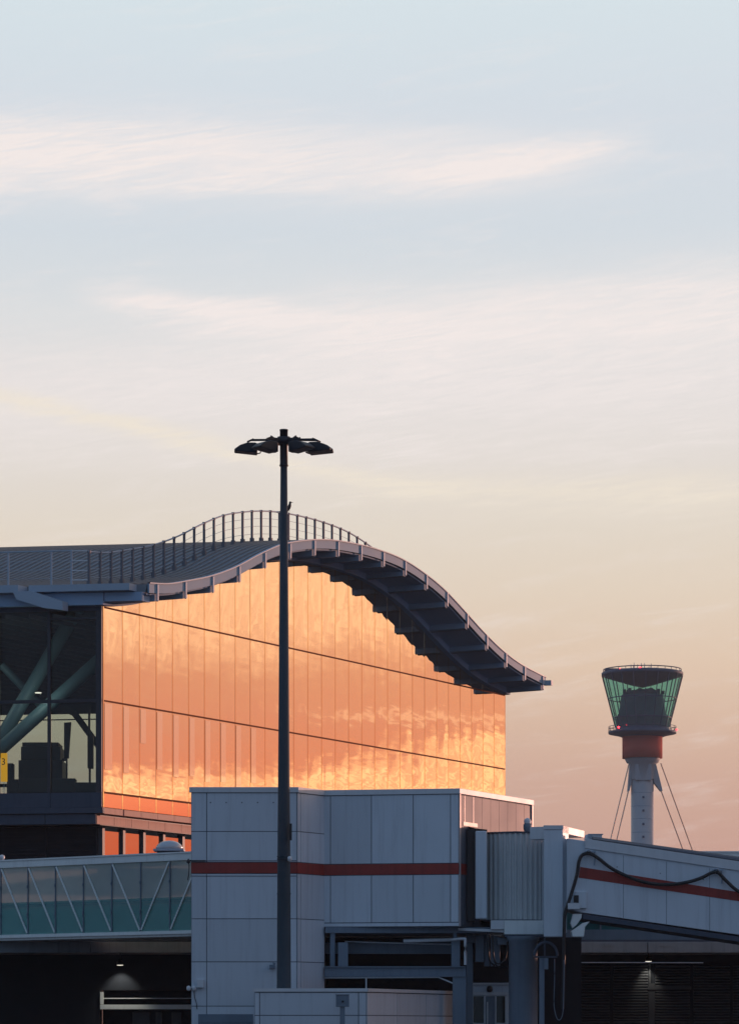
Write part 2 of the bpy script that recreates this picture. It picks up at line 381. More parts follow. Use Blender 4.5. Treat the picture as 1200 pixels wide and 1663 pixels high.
# ================================================================== TERMINAL BUILDING
O = Vector((-13.51, 156.0, 0)); W = Vector((.4718, .8817, 0)).normalized(); E = Vector((-1, .155, 0)).normalized()
N = Vector((W.y, -W.x, 0))                      # outward normal of the mirrored wall
Fn = Vector((-E.y, E.x, 0)); Fn = Fn if Fn.y < 0 else -Fn   # outward normal of the front
def B(t, s, z): return O + W * t + E * s + Vector((0, 0, z))
PROF = [(-.3, 24.0), (1.5, 24.2), (3.3, 24.58), (5.7, 25.15), (8.2, 25.95), (10.8, 27.0), (13.0, 27.78), (15.1, 28.28), (17, 28.62), (19, 28.86),
        (21.8, 29.02), (24.3, 29.05), (27.1, 28.92), (29.7, 28.52), (32.5, 27.86), (35.2, 26.92), (38, 25.88), (40.6, 25.06), (43.2, 24.48), (46.6, 24.05), (47.6, 23.97)]
def prof(t):
    if t <= PROF[0][0]: return PROF[0][1]
    if t >= PROF[-1][0]: return PROF[-1][1]
    for i in range(len(PROF) - 1):
        if PROF[i][0] <= t <= PROF[i + 1][0]: break
    p = [PROF[max(i - 1, 0)], PROF[i], PROF[i + 1], PROF[min(i + 2, len(PROF) - 1)]]
    h = p[2][0] - p[1][0]; u = (t - p[1][0]) / h
    m1 = (p[2][1] - p[0][1]) / (p[2][0] - p[0][0]) * h; m2 = (p[3][1] - p[1][1]) / (p[3][0] - p[1][0]) * h
    return (2*u**3-3*u*u+1)*p[1][1] + (u**3-2*u*u+u)*m1 + (-2*u**3+3*u*u)*p[2][1] + (u**3-u*u)*m2
T0, T1, SG, SL = -.35, 47.1, -2.5, 46.0
term = thing('terminal_building', 'large terminal with wave shaped metal roof and mirrored glass wall glowing orange', 'building', B(0, 0, 0))
ts = [T0 + (T1 - T0) * i / 90 for i in range(91)]
# roof sheet: closed shell, with raised seams running over the wave
r = MB()
top = [B(t, s, prof(t)) for t in ts for s in (SG, SL)]
bot = [B(t, s, prof(t) - .42) for t in ts for s in (SG + .12, SL)]
n = len(ts); vs = top + bot; fs = []
for i in range(n - 1):
    a, b = 2 * i, 2 * i + 2
    fs += [(a, b, b + 1, a + 1), (2*n + a, 2*n + a + 1, 2*n + b + 1, 2*n + b), (a, 2*n + a, 2*n + b, b), (a + 1, b + 1, 2*n + b + 1, 2*n + a + 1)]
fs += [(0, 1, 2*n + 1, 2*n), (2*n - 2, 4*n - 2, 4*n - 1, 2*n - 1)]
r.add(vs, fs)
k = 0
s_ = SG + .25
while s_ < SL:
    hh = .07; vs = []
    for t in ts:
        for ds, dz in ((-.035, -.01), (-.035, hh), (.035, hh), (.035, -.01)): vs.append(B(t, s_ + ds, prof(t) + dz))
    fs = []
    for i in range(n - 1):
        for c in range(3): fs.append((4*i + c, 4*i + c + 1, 4*i + 5 + c, 4*i + 4 + c))
    r.add(vs, fs); s_ += .42
roof = r.build('roof', M['roof'], term)
# gable fascia: curved plate with brackets
f = MB(); vs = []
for t in ts:
    z = prof(t)
    for ds, z2 in ((-.02, z + .03), (-.10, z + .03), (-.10, z - .44), (-.02, z - .44)): vs.append(B(t, SG + ds, z2))
fs = []
for i in range(n - 1):
    for c in range(4): fs.append((4*i + c, 4*i + (c + 1) % 4, 4*i + 4 + (c + 1) % 4, 4*i + 4 + c))
fs += [(0, 1, 2, 3), (4*n - 1, 4*n - 2, 4*n - 3, 4*n - 4)]
f.add(vs, fs)
fascia = f.build('fascia', M['fascia'], term)
# trim line along the lip
f = MB(); vs = []
for t in ts:
    z = prof(t) + .03
    for ds, dz in ((-.15, 0), (-.15, .06), (.0, .06), (.0, 0)): vs.append(B(t, SG + ds, z + dz + .002))
fs = []
for i in range(n - 1):
    for c in range(4): fs.append((4*i + c, 4*i + (c + 1) % 4, 4*i + 4 + (c + 1) % 4, 4*i + 4 + c))
f.add(vs, fs); f.build('edge_trim', M['steel'], fascia)
# soffit tray between the ribs + ribs (outriggers) + fascia brackets
sf = MB(); vs = []
for t in ts:
    z = prof(t)
    for s, dz in ((SG + .05, -.46), (-.05, -.60), (-.05, -.68), (SG + .05, -.54)): vs.append(B(t, s, z + dz))
fs = []
for i in range(n - 1):
    for c in range(4): fs.append((4*i + c, 4*i + 4 + c, 4*i + 4 + (c + 1) % 4, 4*i + (c + 1) % 4))
sf.add(vs, fs); sf.build('soffit', M['soffit'], term)
k = 0
tt = .30
while tt < 47:
    z = prof(tt)
    rb = MB()
    slope = (prof(tt + .2) - prof(tt - .2)) / .4
    wd = W * .26 + Vector((0, 0, .26 * slope))
    a = B(tt, SG - .02, z - .90); 
    rb.prism([B(tt, SG - .02, z - .50), B(tt, SG - .02, z - .84), B(tt, -.02, z - .98), B(tt, -.02, z - .56)], wd)
    ob = rb.build('roof_rib', M['rib'], term)
    br = MB()
    br.prism([B(tt + .02, SG - .11, z + .02), B(tt + .02, SG - .11, z - .86), B(tt + .02, SG - .17, z - .80), B(tt + .02, SG - .17, z - .0)], W * .12 + Vector((0, 0, .12 * slope)))
    br.build('bracket', M['steel'], ob)
    tt += 2.72
# edge beam along the head of the wall
eb = MB(); vs = []
for t in ts:
    z = prof(t)
    for s, dz in ((-.32, -.66), (.25, -.66), (.25, -1.06), (-.32, -1.02)): vs.append(B(t, s, z + dz))
fs = []
for i in range(n - 1):
    for c in range(4): fs.append((4*i + c, 4*i + 4 + c, 4*i + 4 + (c + 1) % 4, 4*i + (c + 1) % 4))
eb.add(vs, fs); eb.build('wall_head_beam', M['soffit'], term)
# end lug at the far tip
lg = MB(); p = B(47.1, SG + .3, 23.55); lg.par(p, E * -.75, W * .25, (0, 0, .32)); lg.build('roof_end_lug', M['steel'], roof)

# mirrored wall
Z0, Z1, Z2 = 13.55, 18.2, 22.94
TJ = [0.06] + [1.84 + 1.615 * i for i in range(28)] + [47.05]
def headz(t): return prof(t) - .85
mull = MB()
for i, t in enumerate(TJ):
    ztop = headz(t)
    mull.par(B(t - .05, -.004, 12.79), W * .10, E * .15, (0, 0, ztop - 12.79))
mull.build('mullion_grid', M['mullion'], term)
mull = MB()
for z in (Z1, Z2, Z0): mull.par(B(0.12, -.012, z - .045), W * 46.9, E * .16, (0, 0, .09))
mull.build('transom_grid', M['bronze'], term)
for i in range(len(TJ) - 1):
    ta, tb = TJ[i] + .03, TJ[i + 1] - .03
    for row in range(3):
        if row == 0: q4 = [(ta, Z0 + .045), (tb, Z0 + .045), (tb, Z1 - .045), (ta, Z1 - .045)]
        elif row == 1: q4 = [(ta, Z1 + .045), (tb, Z1 + .045), (tb, min(Z2 - .045, headz(tb))), (ta, min(Z2 - .045, headz(ta)))]
        else:
            if headz(ta) < Z2 + .12 and headz(tb) < Z2 + .12: continue
            q4 = [(ta, Z2 + .045), (tb, Z2 + .045), (tb, max(headz(tb), Z2 + .10)), (ta, max(headz(ta), Z2 + .10))]
        mb = MB()
        j = [random.uniform(-.003, .003) for _ in range(4)]
        fr = [B(t, 0, z) + N * jj for (t, z), jj in zip(q4, j)]
        bk = [v - N * .03 for v in fr]
        mb.add(fr + bk, [(0, 1, 2, 3), (7, 6, 5, 4), (0, 4, 5, 1), (1, 5, 6, 2), (2, 6, 7, 3), (3, 7, 4, 0)])
        pane = mb.build('glass_pane', M['wallglass'], term)
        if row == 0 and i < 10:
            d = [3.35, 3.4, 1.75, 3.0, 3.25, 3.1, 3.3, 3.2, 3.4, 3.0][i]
            fm = MB(); fm.par(B(ta + .04, -.014, Z1 - .12 - d), W * (.72 if i == 0 else .52), N * .006, (0, 0, d)); fm.build('film_strip', M['film'], pane)  # paler strip laid just proud of the pane
# spandrel, ledges and lower storey on the mirrored side
sp = MB()
for i in range(len(TJ) - 1): sp.par(B(TJ[i] + .05, 0, 12.80), W * (TJ[i + 1] - TJ[i] - .1), E * .1, (0, 0, .69))
sp.build('spandrel_band', M['spandrel'], term)
lp = MB()
for i in range(len(TJ) - 1): lp.par(B(TJ[i] - .0 if i else -.05, -.10, 12.46), W * (TJ[i + 1] - TJ[i] - .03), E * .5, (0, 0, .30))
lp.build('ledge', M['coral'], term)
lp = MB()
for i in range(28): lp.par(B(-.15 + 1.63 * i, .22, 11.93), W * 1.60, E * .5, (0, 0, .43))
lp.build('lower_ledge', M['coral'], term)
core = MB()       # dark backing of floor edge
core.par(B(.2, .25, 11.9), W * 46.7, E * 8, (0, 0, 1.5)); core.build('floor_slab', M['darkframe'], term)
ls = MB(); t = 1.5
lowp = []
while t < 46:
    lw = MB(); lw.par(B(t + .15, .95, 0.4), W * 1.65, E * .06, (0, 0, 11.3)); lowp.append(lw.build('lower_window', M['lowglass'], term))
    ls.par(B(t - .11, .80, 0.0), W * .22, E * .3, (0, 0, 11.88)); t += 1.95
ls.par(B(1.36, .84, 10.15), W * 44, E * .14, (0, 0, .10))
ls.build('lower_column_frame', M['darkframe'], term)

# front (camera side): dark glazing, 6 bays
fr = MB(); SB = 2.66
zt = 22.75
for i in range(9):
    w = .16 if i else .30
    fr.par(B(-.02, i * SB + .02, 13.55), E * w, Fn * .14, (0, 0, zt - 13.55))
fr.par(B(-.02, .02, 18.1), E * 21, Fn * .13, (0, 0, .17)); fr.par(B(-.02, .34, 22.32), E * 2.4, Fn * .11, (0, 0, .1))
fr.build('front_frame', M['darkframe'], term)
for i in range(8):
    for z0, z1 in ((13.58, 18.08), (18.29, zt)):
        a = i * SB + (.34 if i == 0 else .2); pw = MB(); pw.par(B(.02, a, z0), E * ((i + 1) * SB - a), W * .02, (0, 0, z1 - z0))
        pw.build('front_window', M['frontglass'], term)
hd = MB(); hd.par(B(0, .02, zt + .002), E * 44, Fn * .2, (0, 0, 24.0 - .45 - zt)); hd.build('front_head_panel', M['darkpanel'], term)
# sill bands
bd = MB()
for i in range(9): bd.par(B(-.02, i * 2.66 + .03 if i else 0.02, 12.78), E * (2.62 if i else 2.65), Fn * .16, (0, 0, .75))
bd.par(B(-.02, -.1, 12.47), E * 22, Fn * .35, (0, 0, .29)); bd.build('sill_band', M['darkpanel'], term)
bd = MB()
for i in range(9): bd.par(B(-.02, .3 + i * 2.66, 11.93), E * 2.63, Fn * .22, (0, 0, .50))
bd.build('lower_sill_band', M['darkpanel'], term)
lw = MB(); lw.par(B(1.4, .98, 0), E * 22, W * .2, (0, 0, 11.92))
for i in range(20): lw.par(B(1.3, 1.0, 8.2 + i * .19), E * 21, W * .08, (0, 0, .07))
for i in range(9): lw.par(B(1.22, 1.0 + i * 2.66, 0), E * .12, W * .12, (0, 0, 11.9))
lw.build('lower_wall', M['darkclad'], term)
# gutter beam, second beam behind it, raking outrigger
gb = MB()
gz0, gz1 = 23.62, 24.0
gb.par(B(-1.15, 3.75, gz0), E * 40, W * .8, (0, 0, gz1 - gz0)); gb.par(B(-1.05, -1.95, gz0 + .02), E * 5.2, W * .7, (0, 0, gz1 - gz0 - .04))
gb.build('gutter_beam', M['steel'], term)
gb = MB(); gb.par(B(-.62, -.35, 22.98), E * 44, W * .5, (0, 0, .62))
gb.par(B(-.55, -2.3, 23.15), E * 1.9, W * .8, (0, 0, .45)); gb.build('eaves_beam', M['soffit'], term)
og = MB(); og.prism([B(-1.3, 3.95, 23.66), B(-1.3, 3.75, 23.25), B(-1.3, 2.4, 22.80), B(-1.3, 1.35, 22.66), B(-1.3, 1.35, 23.1), B(-1.3, 3.0, 23.66)], W * .5)
og.build('raking_outrigger', M['steel'], term)
# railing over the roof
rail = MB(); path = []
RS = .6
tk = [-.2 + 1.02 * k for k in range(46)]
tf = [T0 + .1 + i * .35 for i in range(134)]
rail.tube([B(t, RS, prof(t) + 1.72) for t in tf], .045, 6)
railing = rail.build('roof_railing', M['steel'], roof)
wr = MB()
for h in (.45, .88, 1.3): wr.tube([B(t, RS, prof(t) + h) for t in tf], .011, 4)
wr.build('rail_wire', M['steel'], roof)
pb = MB(); t = tk[0]; z = prof(t)
pb.par(B(t - .04, RS - .055, z - .02), E * .11, W * .07, (0, 0, 1.70)); pb.par(B(t - .08, RS - .09, z - .02), E * .18, W * .16, (0, 0, .26)); pb.par(B(t - .05, RS - .07, z + 1.66), E * .14, W * .09, (0, 0, .12))
post0 = pb.build('railing_post', M['post'], roof)
for t in tk[1:]: dup(post0, None, B(t, RS, prof(t)) - B(tk[0], RS, prof(tk[0])))
er = MB()
er.tube([B(-.25, s, 25.80) for s in (1.45, 10, 40)], .04, 6)
for h in (.42, .85, 1.3): er.tube([B(-.25, s, 24.0 + h) for s in (1.5, 10, 40)], .009, 4)
er.build('eaves_rail', M['steel'], roof)
ep = MB(); ep.par(B(-.28, 1.45, 23.98), E * .07, W * .07, (0, 0, 1.82)); ep0 = ep.build('eaves_rail_post', M['steel'], roof)
for s in (2.5, 4.75, 7.0, 9.3): dup(ep0, None, E * (s - 1.45))
lad = MB()
for z in (24.3, 24.78, 25.28, 25.78): lad.tube([B(-.25, 1.5, z), B(-.2, RS, z)], .035, 6)
lad.build('rail_gate', M['trim'], roof)

# interior: floor, back wall, ceiling, tubes
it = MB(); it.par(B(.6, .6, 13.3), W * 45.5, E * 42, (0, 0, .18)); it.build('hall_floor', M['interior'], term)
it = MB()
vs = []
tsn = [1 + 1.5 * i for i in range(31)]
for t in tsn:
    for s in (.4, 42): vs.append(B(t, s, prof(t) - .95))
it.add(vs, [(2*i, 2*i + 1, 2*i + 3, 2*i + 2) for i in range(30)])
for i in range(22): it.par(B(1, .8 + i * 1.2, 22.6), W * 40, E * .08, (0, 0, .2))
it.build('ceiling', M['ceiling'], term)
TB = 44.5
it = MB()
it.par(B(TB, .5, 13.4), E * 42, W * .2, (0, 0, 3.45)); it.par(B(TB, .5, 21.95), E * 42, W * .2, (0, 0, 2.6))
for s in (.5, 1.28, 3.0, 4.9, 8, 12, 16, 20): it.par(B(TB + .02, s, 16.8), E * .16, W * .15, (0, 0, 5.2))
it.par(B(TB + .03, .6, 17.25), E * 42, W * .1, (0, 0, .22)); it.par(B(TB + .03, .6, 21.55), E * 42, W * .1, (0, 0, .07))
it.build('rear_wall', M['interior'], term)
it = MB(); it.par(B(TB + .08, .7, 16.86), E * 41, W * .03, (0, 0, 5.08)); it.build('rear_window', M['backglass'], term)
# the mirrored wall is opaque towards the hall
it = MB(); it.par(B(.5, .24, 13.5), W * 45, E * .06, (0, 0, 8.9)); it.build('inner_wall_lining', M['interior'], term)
for a, b, rr in (((-14, 1227, 160), (128, 985, 161.5), .36), ((-26, 1241, 159), (162, 1072, 160.5), .36), ((2, 1080, 163), (70, 1150, 163.5), .2)):
    tb = MB(); tb.tube([P(*a), P(*b)], rr, 14); tb.build('brace_tube', M['brace'], term)
tb = MB(); tb.bar(P(118, 1155, 166), P(160, 1212, 166.5), .22, .3)
tb.bar(P(104, 1150, 166), P(118, 1158, 166), .4, .3); tb.build('inner_brace', M['interior'], term)
dl = MB(); dl.lathe(P(62, 1126, 159.5), [(0.001, zat(1126, 159.5)), (.17, zat(1126, 159.5)), (.17, zat(1126, 159.5) + .03), (.05, zat(1126, 159.5) + .05)], 16)
dl.build('downlight', M['lampglow'], term)
for a in ((62, 1122, 158.2), (-40, 1110, 160)):  # first is near the downlight; second, unseen, is added to brighten the tubes
    hl = bpy.data.lights.new('hall_lamp_light', 'POINT'); hl.energy = 45; hl.color = (.85, 1.0, .95); hl.shadow_soft_size = .3
    ho = bpy.data.objects.new('hall_lamp_light', hl); COL.objects.link(ho); place(ho, P(*a), term)

# things in the hall, seen against the rear window
def hall_thing(name, label, cat, Y, boxes, mat=M['black']):
    mb = MB()
    for (x0, x1, y0, y1, dy) in boxes: mb.box(xat(x0, Y), xat(x1, Y), Y, Y + dy, max(zat(y1, Y), 13.49), zat(y0, Y))
    return tag(mb.build(name, mat, None, .02), label, cat)
hall_thing('retail_kiosk', 'black stepped kiosk block standing in the middle of the dark hall window', 'kiosk', 164, [(30, 101, 1235, 1290, 2.5), (34, 98, 1213, 1234.8, 2.0), (36, 95, 1206, 1212.8, 2.2), (100.2, 108, 1232, 1236, .2)])
k = MB(); Y = 163.0
k.prism([P(104, 1174, Y), P(115, 1173, Y), P(111, 1231, Y), P(104, 1233, Y)], (0, .35, 0)); k.box(xat(107, Y), xat(109, Y), Y + .05, Y + .3, 13.49, zat(1232.5, Y))
tag(k.build('hall_totem', M['black']), 'tall black slab tilted outwards beside the stepped kiosk in the hall', 'totem')
hall_thing('hall_column', 'dark column with a boxed middle near the corner of the hall window', 'column', 165, [(143, 146, 1145, 1190.5, .3), (142, 151, 1190.6, 1248, .5), (144, 147, 1248.2, 1290, .3)])
hall_thing('low_cabinet', 'low black cabinet behind the yellow sign in the hall', 'cabinet', 163.5, [(11, 21, 1240, 1290, .8)])
hall_thing('seat_bank', 'low dark bank of seats along the bottom of the hall window', 'seats', 161.5, [(14, 30, 1266, 1290, 1), (30.2, 122, 1264.5, 1290, 1), (122.2, 158, 1271, 1290, .8)])
sg = thing('gate_sign', 'narrow yellow hanging gate sign at the left edge of the hall window', 'sign', P(6.5, 1270, 158.2))
Y = 158.2
mb = MB(); mb.box(xat(1.2, Y), xat(11.8, Y), Y, Y + .12, zat(1270, Y), zat(1223.5, Y)); mb.build('sign_face', M['yellow'], sg, .03)
mb = MB(); mb.box(xat(6, Y), xat(6.7, Y), Y + .04, Y + .08, 13.49, zat(1270.2, Y)); mb.build('post', M['steel'], sg)
cu = bpy.data.curves.new('sign_number', 'FONT'); cu.body = '3'; cu.size = .48; cu.extrude = .004; cu.align_x = 'CENTER'
to = bpy.data.objects.new('tmp_text', cu); COL.objects.link(to)
me = bpy.data.meshes.new_from_object(to.evaluated_get(bpy.context.evaluated_depsgraph_get())); bpy.data.objects.remove(to)
no = bpy.data.objects.new('sign_number', me); COL.objects.link(no); me.materials.clear(); me.materials.append(M['black'])
place(no, P(5.6, 1242.5, Y - .008), sg); no.rotation_euler = (R(90), 0, 0)

# crow on the roof rail
cr = MB()
tcr = 18.9
base = B(19.45, RS, prof(19.45) + 1.78)
c0 = P(469.6, 836, base.y); c0.z = base.z
def crow(c):
    bm = bmesh.new()
    def ell(cx, cz, rx, ry, rz, rot):
        mt = Matrix.Translation(c + Vector((cx, 0, cz))) @ Matrix.Rotation(rot, 4, 'Y') @ Matrix.Diagonal((rx, ry, rz, 1))
        bmesh.ops.create_uvsphere(bm, u_segments=14, v_segments=10, radius=1, matrix=mt)
    ell(0, .22, .085, .08, .19, R(18)); ell(.05, .42, .062, .055, .062, 0); ell(.03, .36, .05, .05, .08, R(10)); ell(-.07, .03, .03, .045, .15, R(18))
    mt = Matrix.Translation(c + Vector((.14, 0, .43))) @ Matrix.Rotation(R(90), 4, 'Y')
    bmesh.ops.create_cone(bm, cap_ends=True, segments=8, radius1=.022, radius2=.004, depth=.11, matrix=mt)
    for dy in (-.03, .03):
        bmesh.ops.create_cone(bm, cap_ends=True, segments=6, radius1=.01, radius2=.01, depth=.1, matrix=Matrix.Translation(c + Vector((.01, dy, .045))))
    me = bpy.data.meshes.new('crow'); 
    for v in bm.verts: v.co -= c
    bm.to_mesh(me); bm.free(); me.materials.append(M['feather'])
    for p in me.polygons: p.use_smooth = True
    me.transform(Matrix.Scale(1.2, 4))
    o = bpy.data.objects.new('crow', me); COL.objects.link(o); place(o, c, None); return o
tag(crow(c0), 'black crow perched on the roof railing just right of the lighting mast', 'bird')

# ================================================================== CONTROL TOWER
Y = 733.0; cx = xat(1043, Y); tz = lambda py: zat(py, 724.5); tw = lambda px: px * Y / 5000
ct = thing('control_tower', 'distant airport control tower with flared glass cab and red collar', 'tower', (cx, Y, 0))
C = (cx, Y)
mb = MB(); mb.lathe(C, [(tw(18.4), 0), (tw(18.4), tz(1237)), (tw(18.4), tz(1237))], 20, smooth=True); shaft = mb.build('shaft', M['tower'], ct)
mb = MB()
for py in (1284, 1306, 1327, 1349, 1371): mb.lathe(C, [(tw(18.4), tz(py) + .05), (tw(18.5), tz(py) + .05), (tw(18.5), tz(py) - .06), (tw(18.4), tz(py) - .06)], 20)
mb.build('joint_ring', M['steel'], shaft)
mb = MB()
for py in (1292, 1314, 1336, 1357): mb.box(cx - .25, cx + .25, Y - tw(18.4) - .1, Y - tw(18.4) + .1, tz(py) - .25, tz(py) + .25)
mb.build('port', M['towerdark'], shaft)
mb = MB(); mb.lathe(C, [(tw(20), tz(1262)), (tw(21.5), tz(1237)), (tw(26), tz(1234)), (tw(29), tz(1227.5)), (tw(29), tz(1226))], 24); mb.build('neck', M['tower'], ct)
for sx, x1, x2, yb in ((-1, -24.5, -18, 1281), (1, 32, 18, 1281)):
    mb = MB()
    mb.prism([(cx + tw(x2), Y - 1.2, tz(1237)), (cx + tw(x2 * 1.2 if sx > 0 else -21), Y - 1.2, tz(1237)), (cx + tw(x1 * .98), Y - 1.2, tz(yb - 4)), (cx + tw(x1), Y - 1.2, tz(yb)), (cx + tw(x1 - sx * 3), Y - 1.2, tz(yb)), (cx + tw(x2), Y - 1.2, tz(yb - 14))], (0, 2.4, 0))
    mb.build('stay_bracket', M['tower'], ct)
mb = MB(); mb.box(cx - tw(13), cx + tw(13), Y - tw(19.6), Y - tw(10), tz(1264), tz(1238)); mb.build('shaft_collar', M['tower'], ct)
mb = MB(); mb.lathe(C, [(tw(28), tz(1227)), (tw(32.6), tz(1227)), (tw(32.6), tz(1192)), (tw(28), tz(1192))], 40); mb.build('red_collar', M['towerred'], ct)
mb = MB(); mb.lathe(C, [(tw(34), tz(1192)), (tw(38.5), tz(1190)), (tw(48), tz(1188)), (tw(55), tz(1186.5)), (tw(55.5), tz(1183)), (tw(44), tz(1181)), (tw(43), tz(1176)), (tw(30), tz(1176))], 40); mb.build('gallery_deck', M['towerdark'], ct)
mb = MB()
for h in (.55, 1.1): mb.lathe(C, [(tw(54.6), tz(1183) + h), (tw(55.0), tz(1183) + h), (tw(55.0), tz(1183) + h + .12), (tw(54.6), tz(1183) + h + .12)], 40)
for i in range(28):
    a = 2 * math.pi * i / 28; mb.box(cx + tw(54.7) * math.cos(a) - .05, cx + tw(54.7) * math.cos(a) + .05, Y + tw(54.7) * math.sin(a) - .05, Y + tw(54.7) * math.sin(a) + .05, tz(1183.5), tz(1183) + 1.2)
mb.build('gallery_rail', M['towerdark'], ct)
rb, rt = 44.0, 65.5
mb = MB(); mb.lathe(C, [(tw(rb), tz(1176)), (tw(rt), tz(1091))], 24, smooth=False); cab = mb.build('cab_glazing', M['cabglass'], ct)
mb = MB()
for i in range(20):
    a = 2 * math.pi * i / 20; ca, sa = math.cos(a), math.sin(a)
    mb.bar((cx + tw(rb) * ca, Y + tw(rb) * sa, tz(1176)), (cx + tw(rt) * ca, Y + tw(rt) * sa, tz(1091)), .13, .22, (ca, sa, 0))
for py, w in ((1130, .22), (1162, .3)):
    rr = rb + (rt - rb) * (1176 - py) / 85
    mb.lathe(C, [(tw(rr) + .02, tz(py)), (tw(rr) + .10, tz(py)), (tw(rr) + .10, tz(py) + w), (tw(rr) + .02, tz(py) + w)], 24)
mb.build('cab_mullion_frame', M['towerdark'], ct)
mb = MB(); mb.lathe(C, [(.01, tz(1111)), (tw(20), tz(1106)), (tw(64), tz(1092)), (tw(66.3), tz(1090)), (tw(66.3), tz(1086.5)), (tw(62), tz(1085)), (.01, tz(1084))], 40); mb.build('cab_roof', M['towerdark'], ct)
mb = MB()
mb.lathe(C, [(tw(63), tz(1082.2)), (tw(63.6), tz(1082.2)), (tw(63.6), tz(1080.6)), (tw(63), tz(1080.6)), (tw(63), tz(1082.2))], 40)
for i in range(30):
    a = 2 * math.pi * i / 30; mb.box(cx + tw(63.3) * math.cos(a) - .06, cx + tw(63.3) * math.cos(a) + .06, Y + tw(63.3) * math.sin(a) - .06, Y + tw(63.3) * math.sin(a) + .06, tz(1086), tz(1081))
mb.build('roof_rail', M['towerdark'], ct)
mb = MB(); mb.lathe(C, [(tw(22), tz(1085)), (tw(22), tz(1081.5)), (.01, tz(1081.5))], 24)
mb.box(cx - tw(62), cx - tw(25), Y - 3, Y - 1, tz(1085), tz(1081.2)); mb.build('roof_plant', M['towerdark'], ct)
ant = MB(); ant.tube([(cx - tw(19), Y - 1, tz(1082)), (cx - tw(19), Y - 1, tz(1073))], .13, 6, r2=.07); a0 = ant.build('antenna', M['steel'], ct)
for dx in (-15, -8, -3, 2, 9, 14, 18, 22): dup(a0, None, (tw(dx + 19), random.uniform(-2, 2), random.uniform(-1.0, .3)))
mb = MB()
mb.lathe(C, [(tw(42), tz(1175)), (tw(42.5), tz(1160)), (tw(38), tz(1152)), (tw(34), tz(1123)), (.01, tz(1121))], 24)
for i in range(46):
    a = random.uniform(math.pi, 2 * math.pi); rr = tw(random.uniform(8, 34)); h = random.uniform(.3, 1.3)
    mb.box(cx + rr * math.cos(a) - .35, cx + rr * math.cos(a) + .35, Y + rr * math.sin(a) - .3, Y + rr * math.sin(a) + .3, tz(1122.2), tz(1122) + h)
mb.build('cab_core', M['cabcore'], ct)
for px, py, dy in ((1038, 1079, -2), (1005, 1083, -3.2), (1001.5, 1179.5, -tw(38)), (1098, 1180.5, -1)):
    bm_ = MB(); p = Vector((xat(px, Y), Y + dy, tz(py))); bm_.lathe(p, [(.01, p.z - .26), (.2, p.z - .16), (.25, p.z), (.2, p.z + .16), (.01, p.z + .26)], 12)
    bm_.build('beacon', M['beacon'], ct)
for (xa, ya, xb, yb) in ((1021.5, 1240, 988, 1378), (1020.5, 1284, 1000, 1371), (1073, 1240, 1126, 1386), (1074, 1286, 1111, 1386)):
    a = P(xa, ya, Y - 1); b = P(xb, yb, Y - 1); d = b - a; b2 = a + d * (a.z / (a.z - b.z))
    st = MB(); st.tube([a, b2], .17, 6); st.build('stay_cable', M['staycable'], ct)

# ================================================================== HIGH MAST
PX, PY = xat(461, 112.6), 112.6
ma = thing('lighting_mast', 'tall dark lighting mast with a ring of floodlights before the white stair block', 'lamp post', (PX, PY, 0))
topz = zat(697.5, PY)
mb = MB(); mb.lathe((PX, PY), [(.27, 0), (.26, 3.0), (.235, 8), (.125, zat(757, PY)), (.125, zat(757, PY))], 20); pole = mb.build('pole', M['mast'], ma)
mb = MB(); zc = zat(757, PY)
mb.lathe((PX, PY), [(.125, zc - .02), (.165, zc), (.165, zc + .045), (.145, zc + .07), (.145, topz - .05), (.155, topz - .05), (.155, topz), (.001, topz)], 20); mb.build('mast_head', M['lamphead'], ma)
mb = MB(); zb = zat(1393, PY)
mb.lathe((PX, PY), [(.21, zb), (.255, zb + .01), (.255, zb + .05), (.21, zb + .045)], 20)
mb.lathe((PX, PY), [(.24, zat(1453, PY)), (.262, zat(1453, PY)), (.262, zat(1453, PY) + .03), (.23, zat(1453, PY) + .03)], 20); mb.build('mast_band', M['mast'], ma)
zarm = zat(716, PY)
mb = MB(); mb.lathe((PX, PY), [(.15, zarm - .14), (.24, zarm - .14), (.24, zarm + .14), (.15, zarm + .14)], 20); mb.build('ring', M['lamphead'], ma)
def flood(theta, off=0.0):
    u = Vector((math.cos(theta), math.sin(theta), 0)); v = Vector((-u.y, u.x, 0)); c = Vector((PX, PY, zarm))
    am = MB(); am.bar(c + u * .2 + Vector((0, 0, .04)), c + u * (1.2 + off) + Vector((0, 0, .02)), .06, .075); am.bar(c + u * .15 + Vector((0, 0, -.10)), c + u * .62 + Vector((0, 0, .10)), .05, .06)
    arm = am.build('arm', M['lamphead'], ma)
    pts = [(.96, -.15), (1.05, -.11), (1.34, -.11), (1.60, -.20), (1.82, -.36), (1.80, -.42), (.97, -.50)]
    c_arm = c; c = c + u * off
    hb = MB(); hb.prism([c + u * a + Vector((0, 0, b)) - v * .27 for a, b in pts], v * .54)
    hs = hb.build('floodlight', M['lamphead'], arm, .035)
    tb = MB(); tb.tube(catmull([c + u * .96 + Vector((0, 0, -.2)), c + u * .86 + Vector((0, 0, -.28)), c + u * .86 + Vector((0, 0, -.44)), c + u * .99 + Vector((0, 0, -.48))], 5), .022, 6)
    tb.bar(c + u * 1.1 + Vector((0, 0, .06)), c + u * 1.34 + Vector((0, 0, -.05)), .06); tb.build('yoke', M['lamphead'], arm)
for th, of in ((-2, 0), (-10, -.04), (-42, -.50), (183, 0), (221, -.50)): flood(R(th), of)
mb = MB(); mb.bar((PX + .25, PY - .28, zat(1366, PY)), (PX + .25, PY - .28, zat(1339, PY)), .12, .1); mb.build('junction_box', M['black'], ma)
cm = MB(); p = P(470.5, 1395.5, PY - .3)
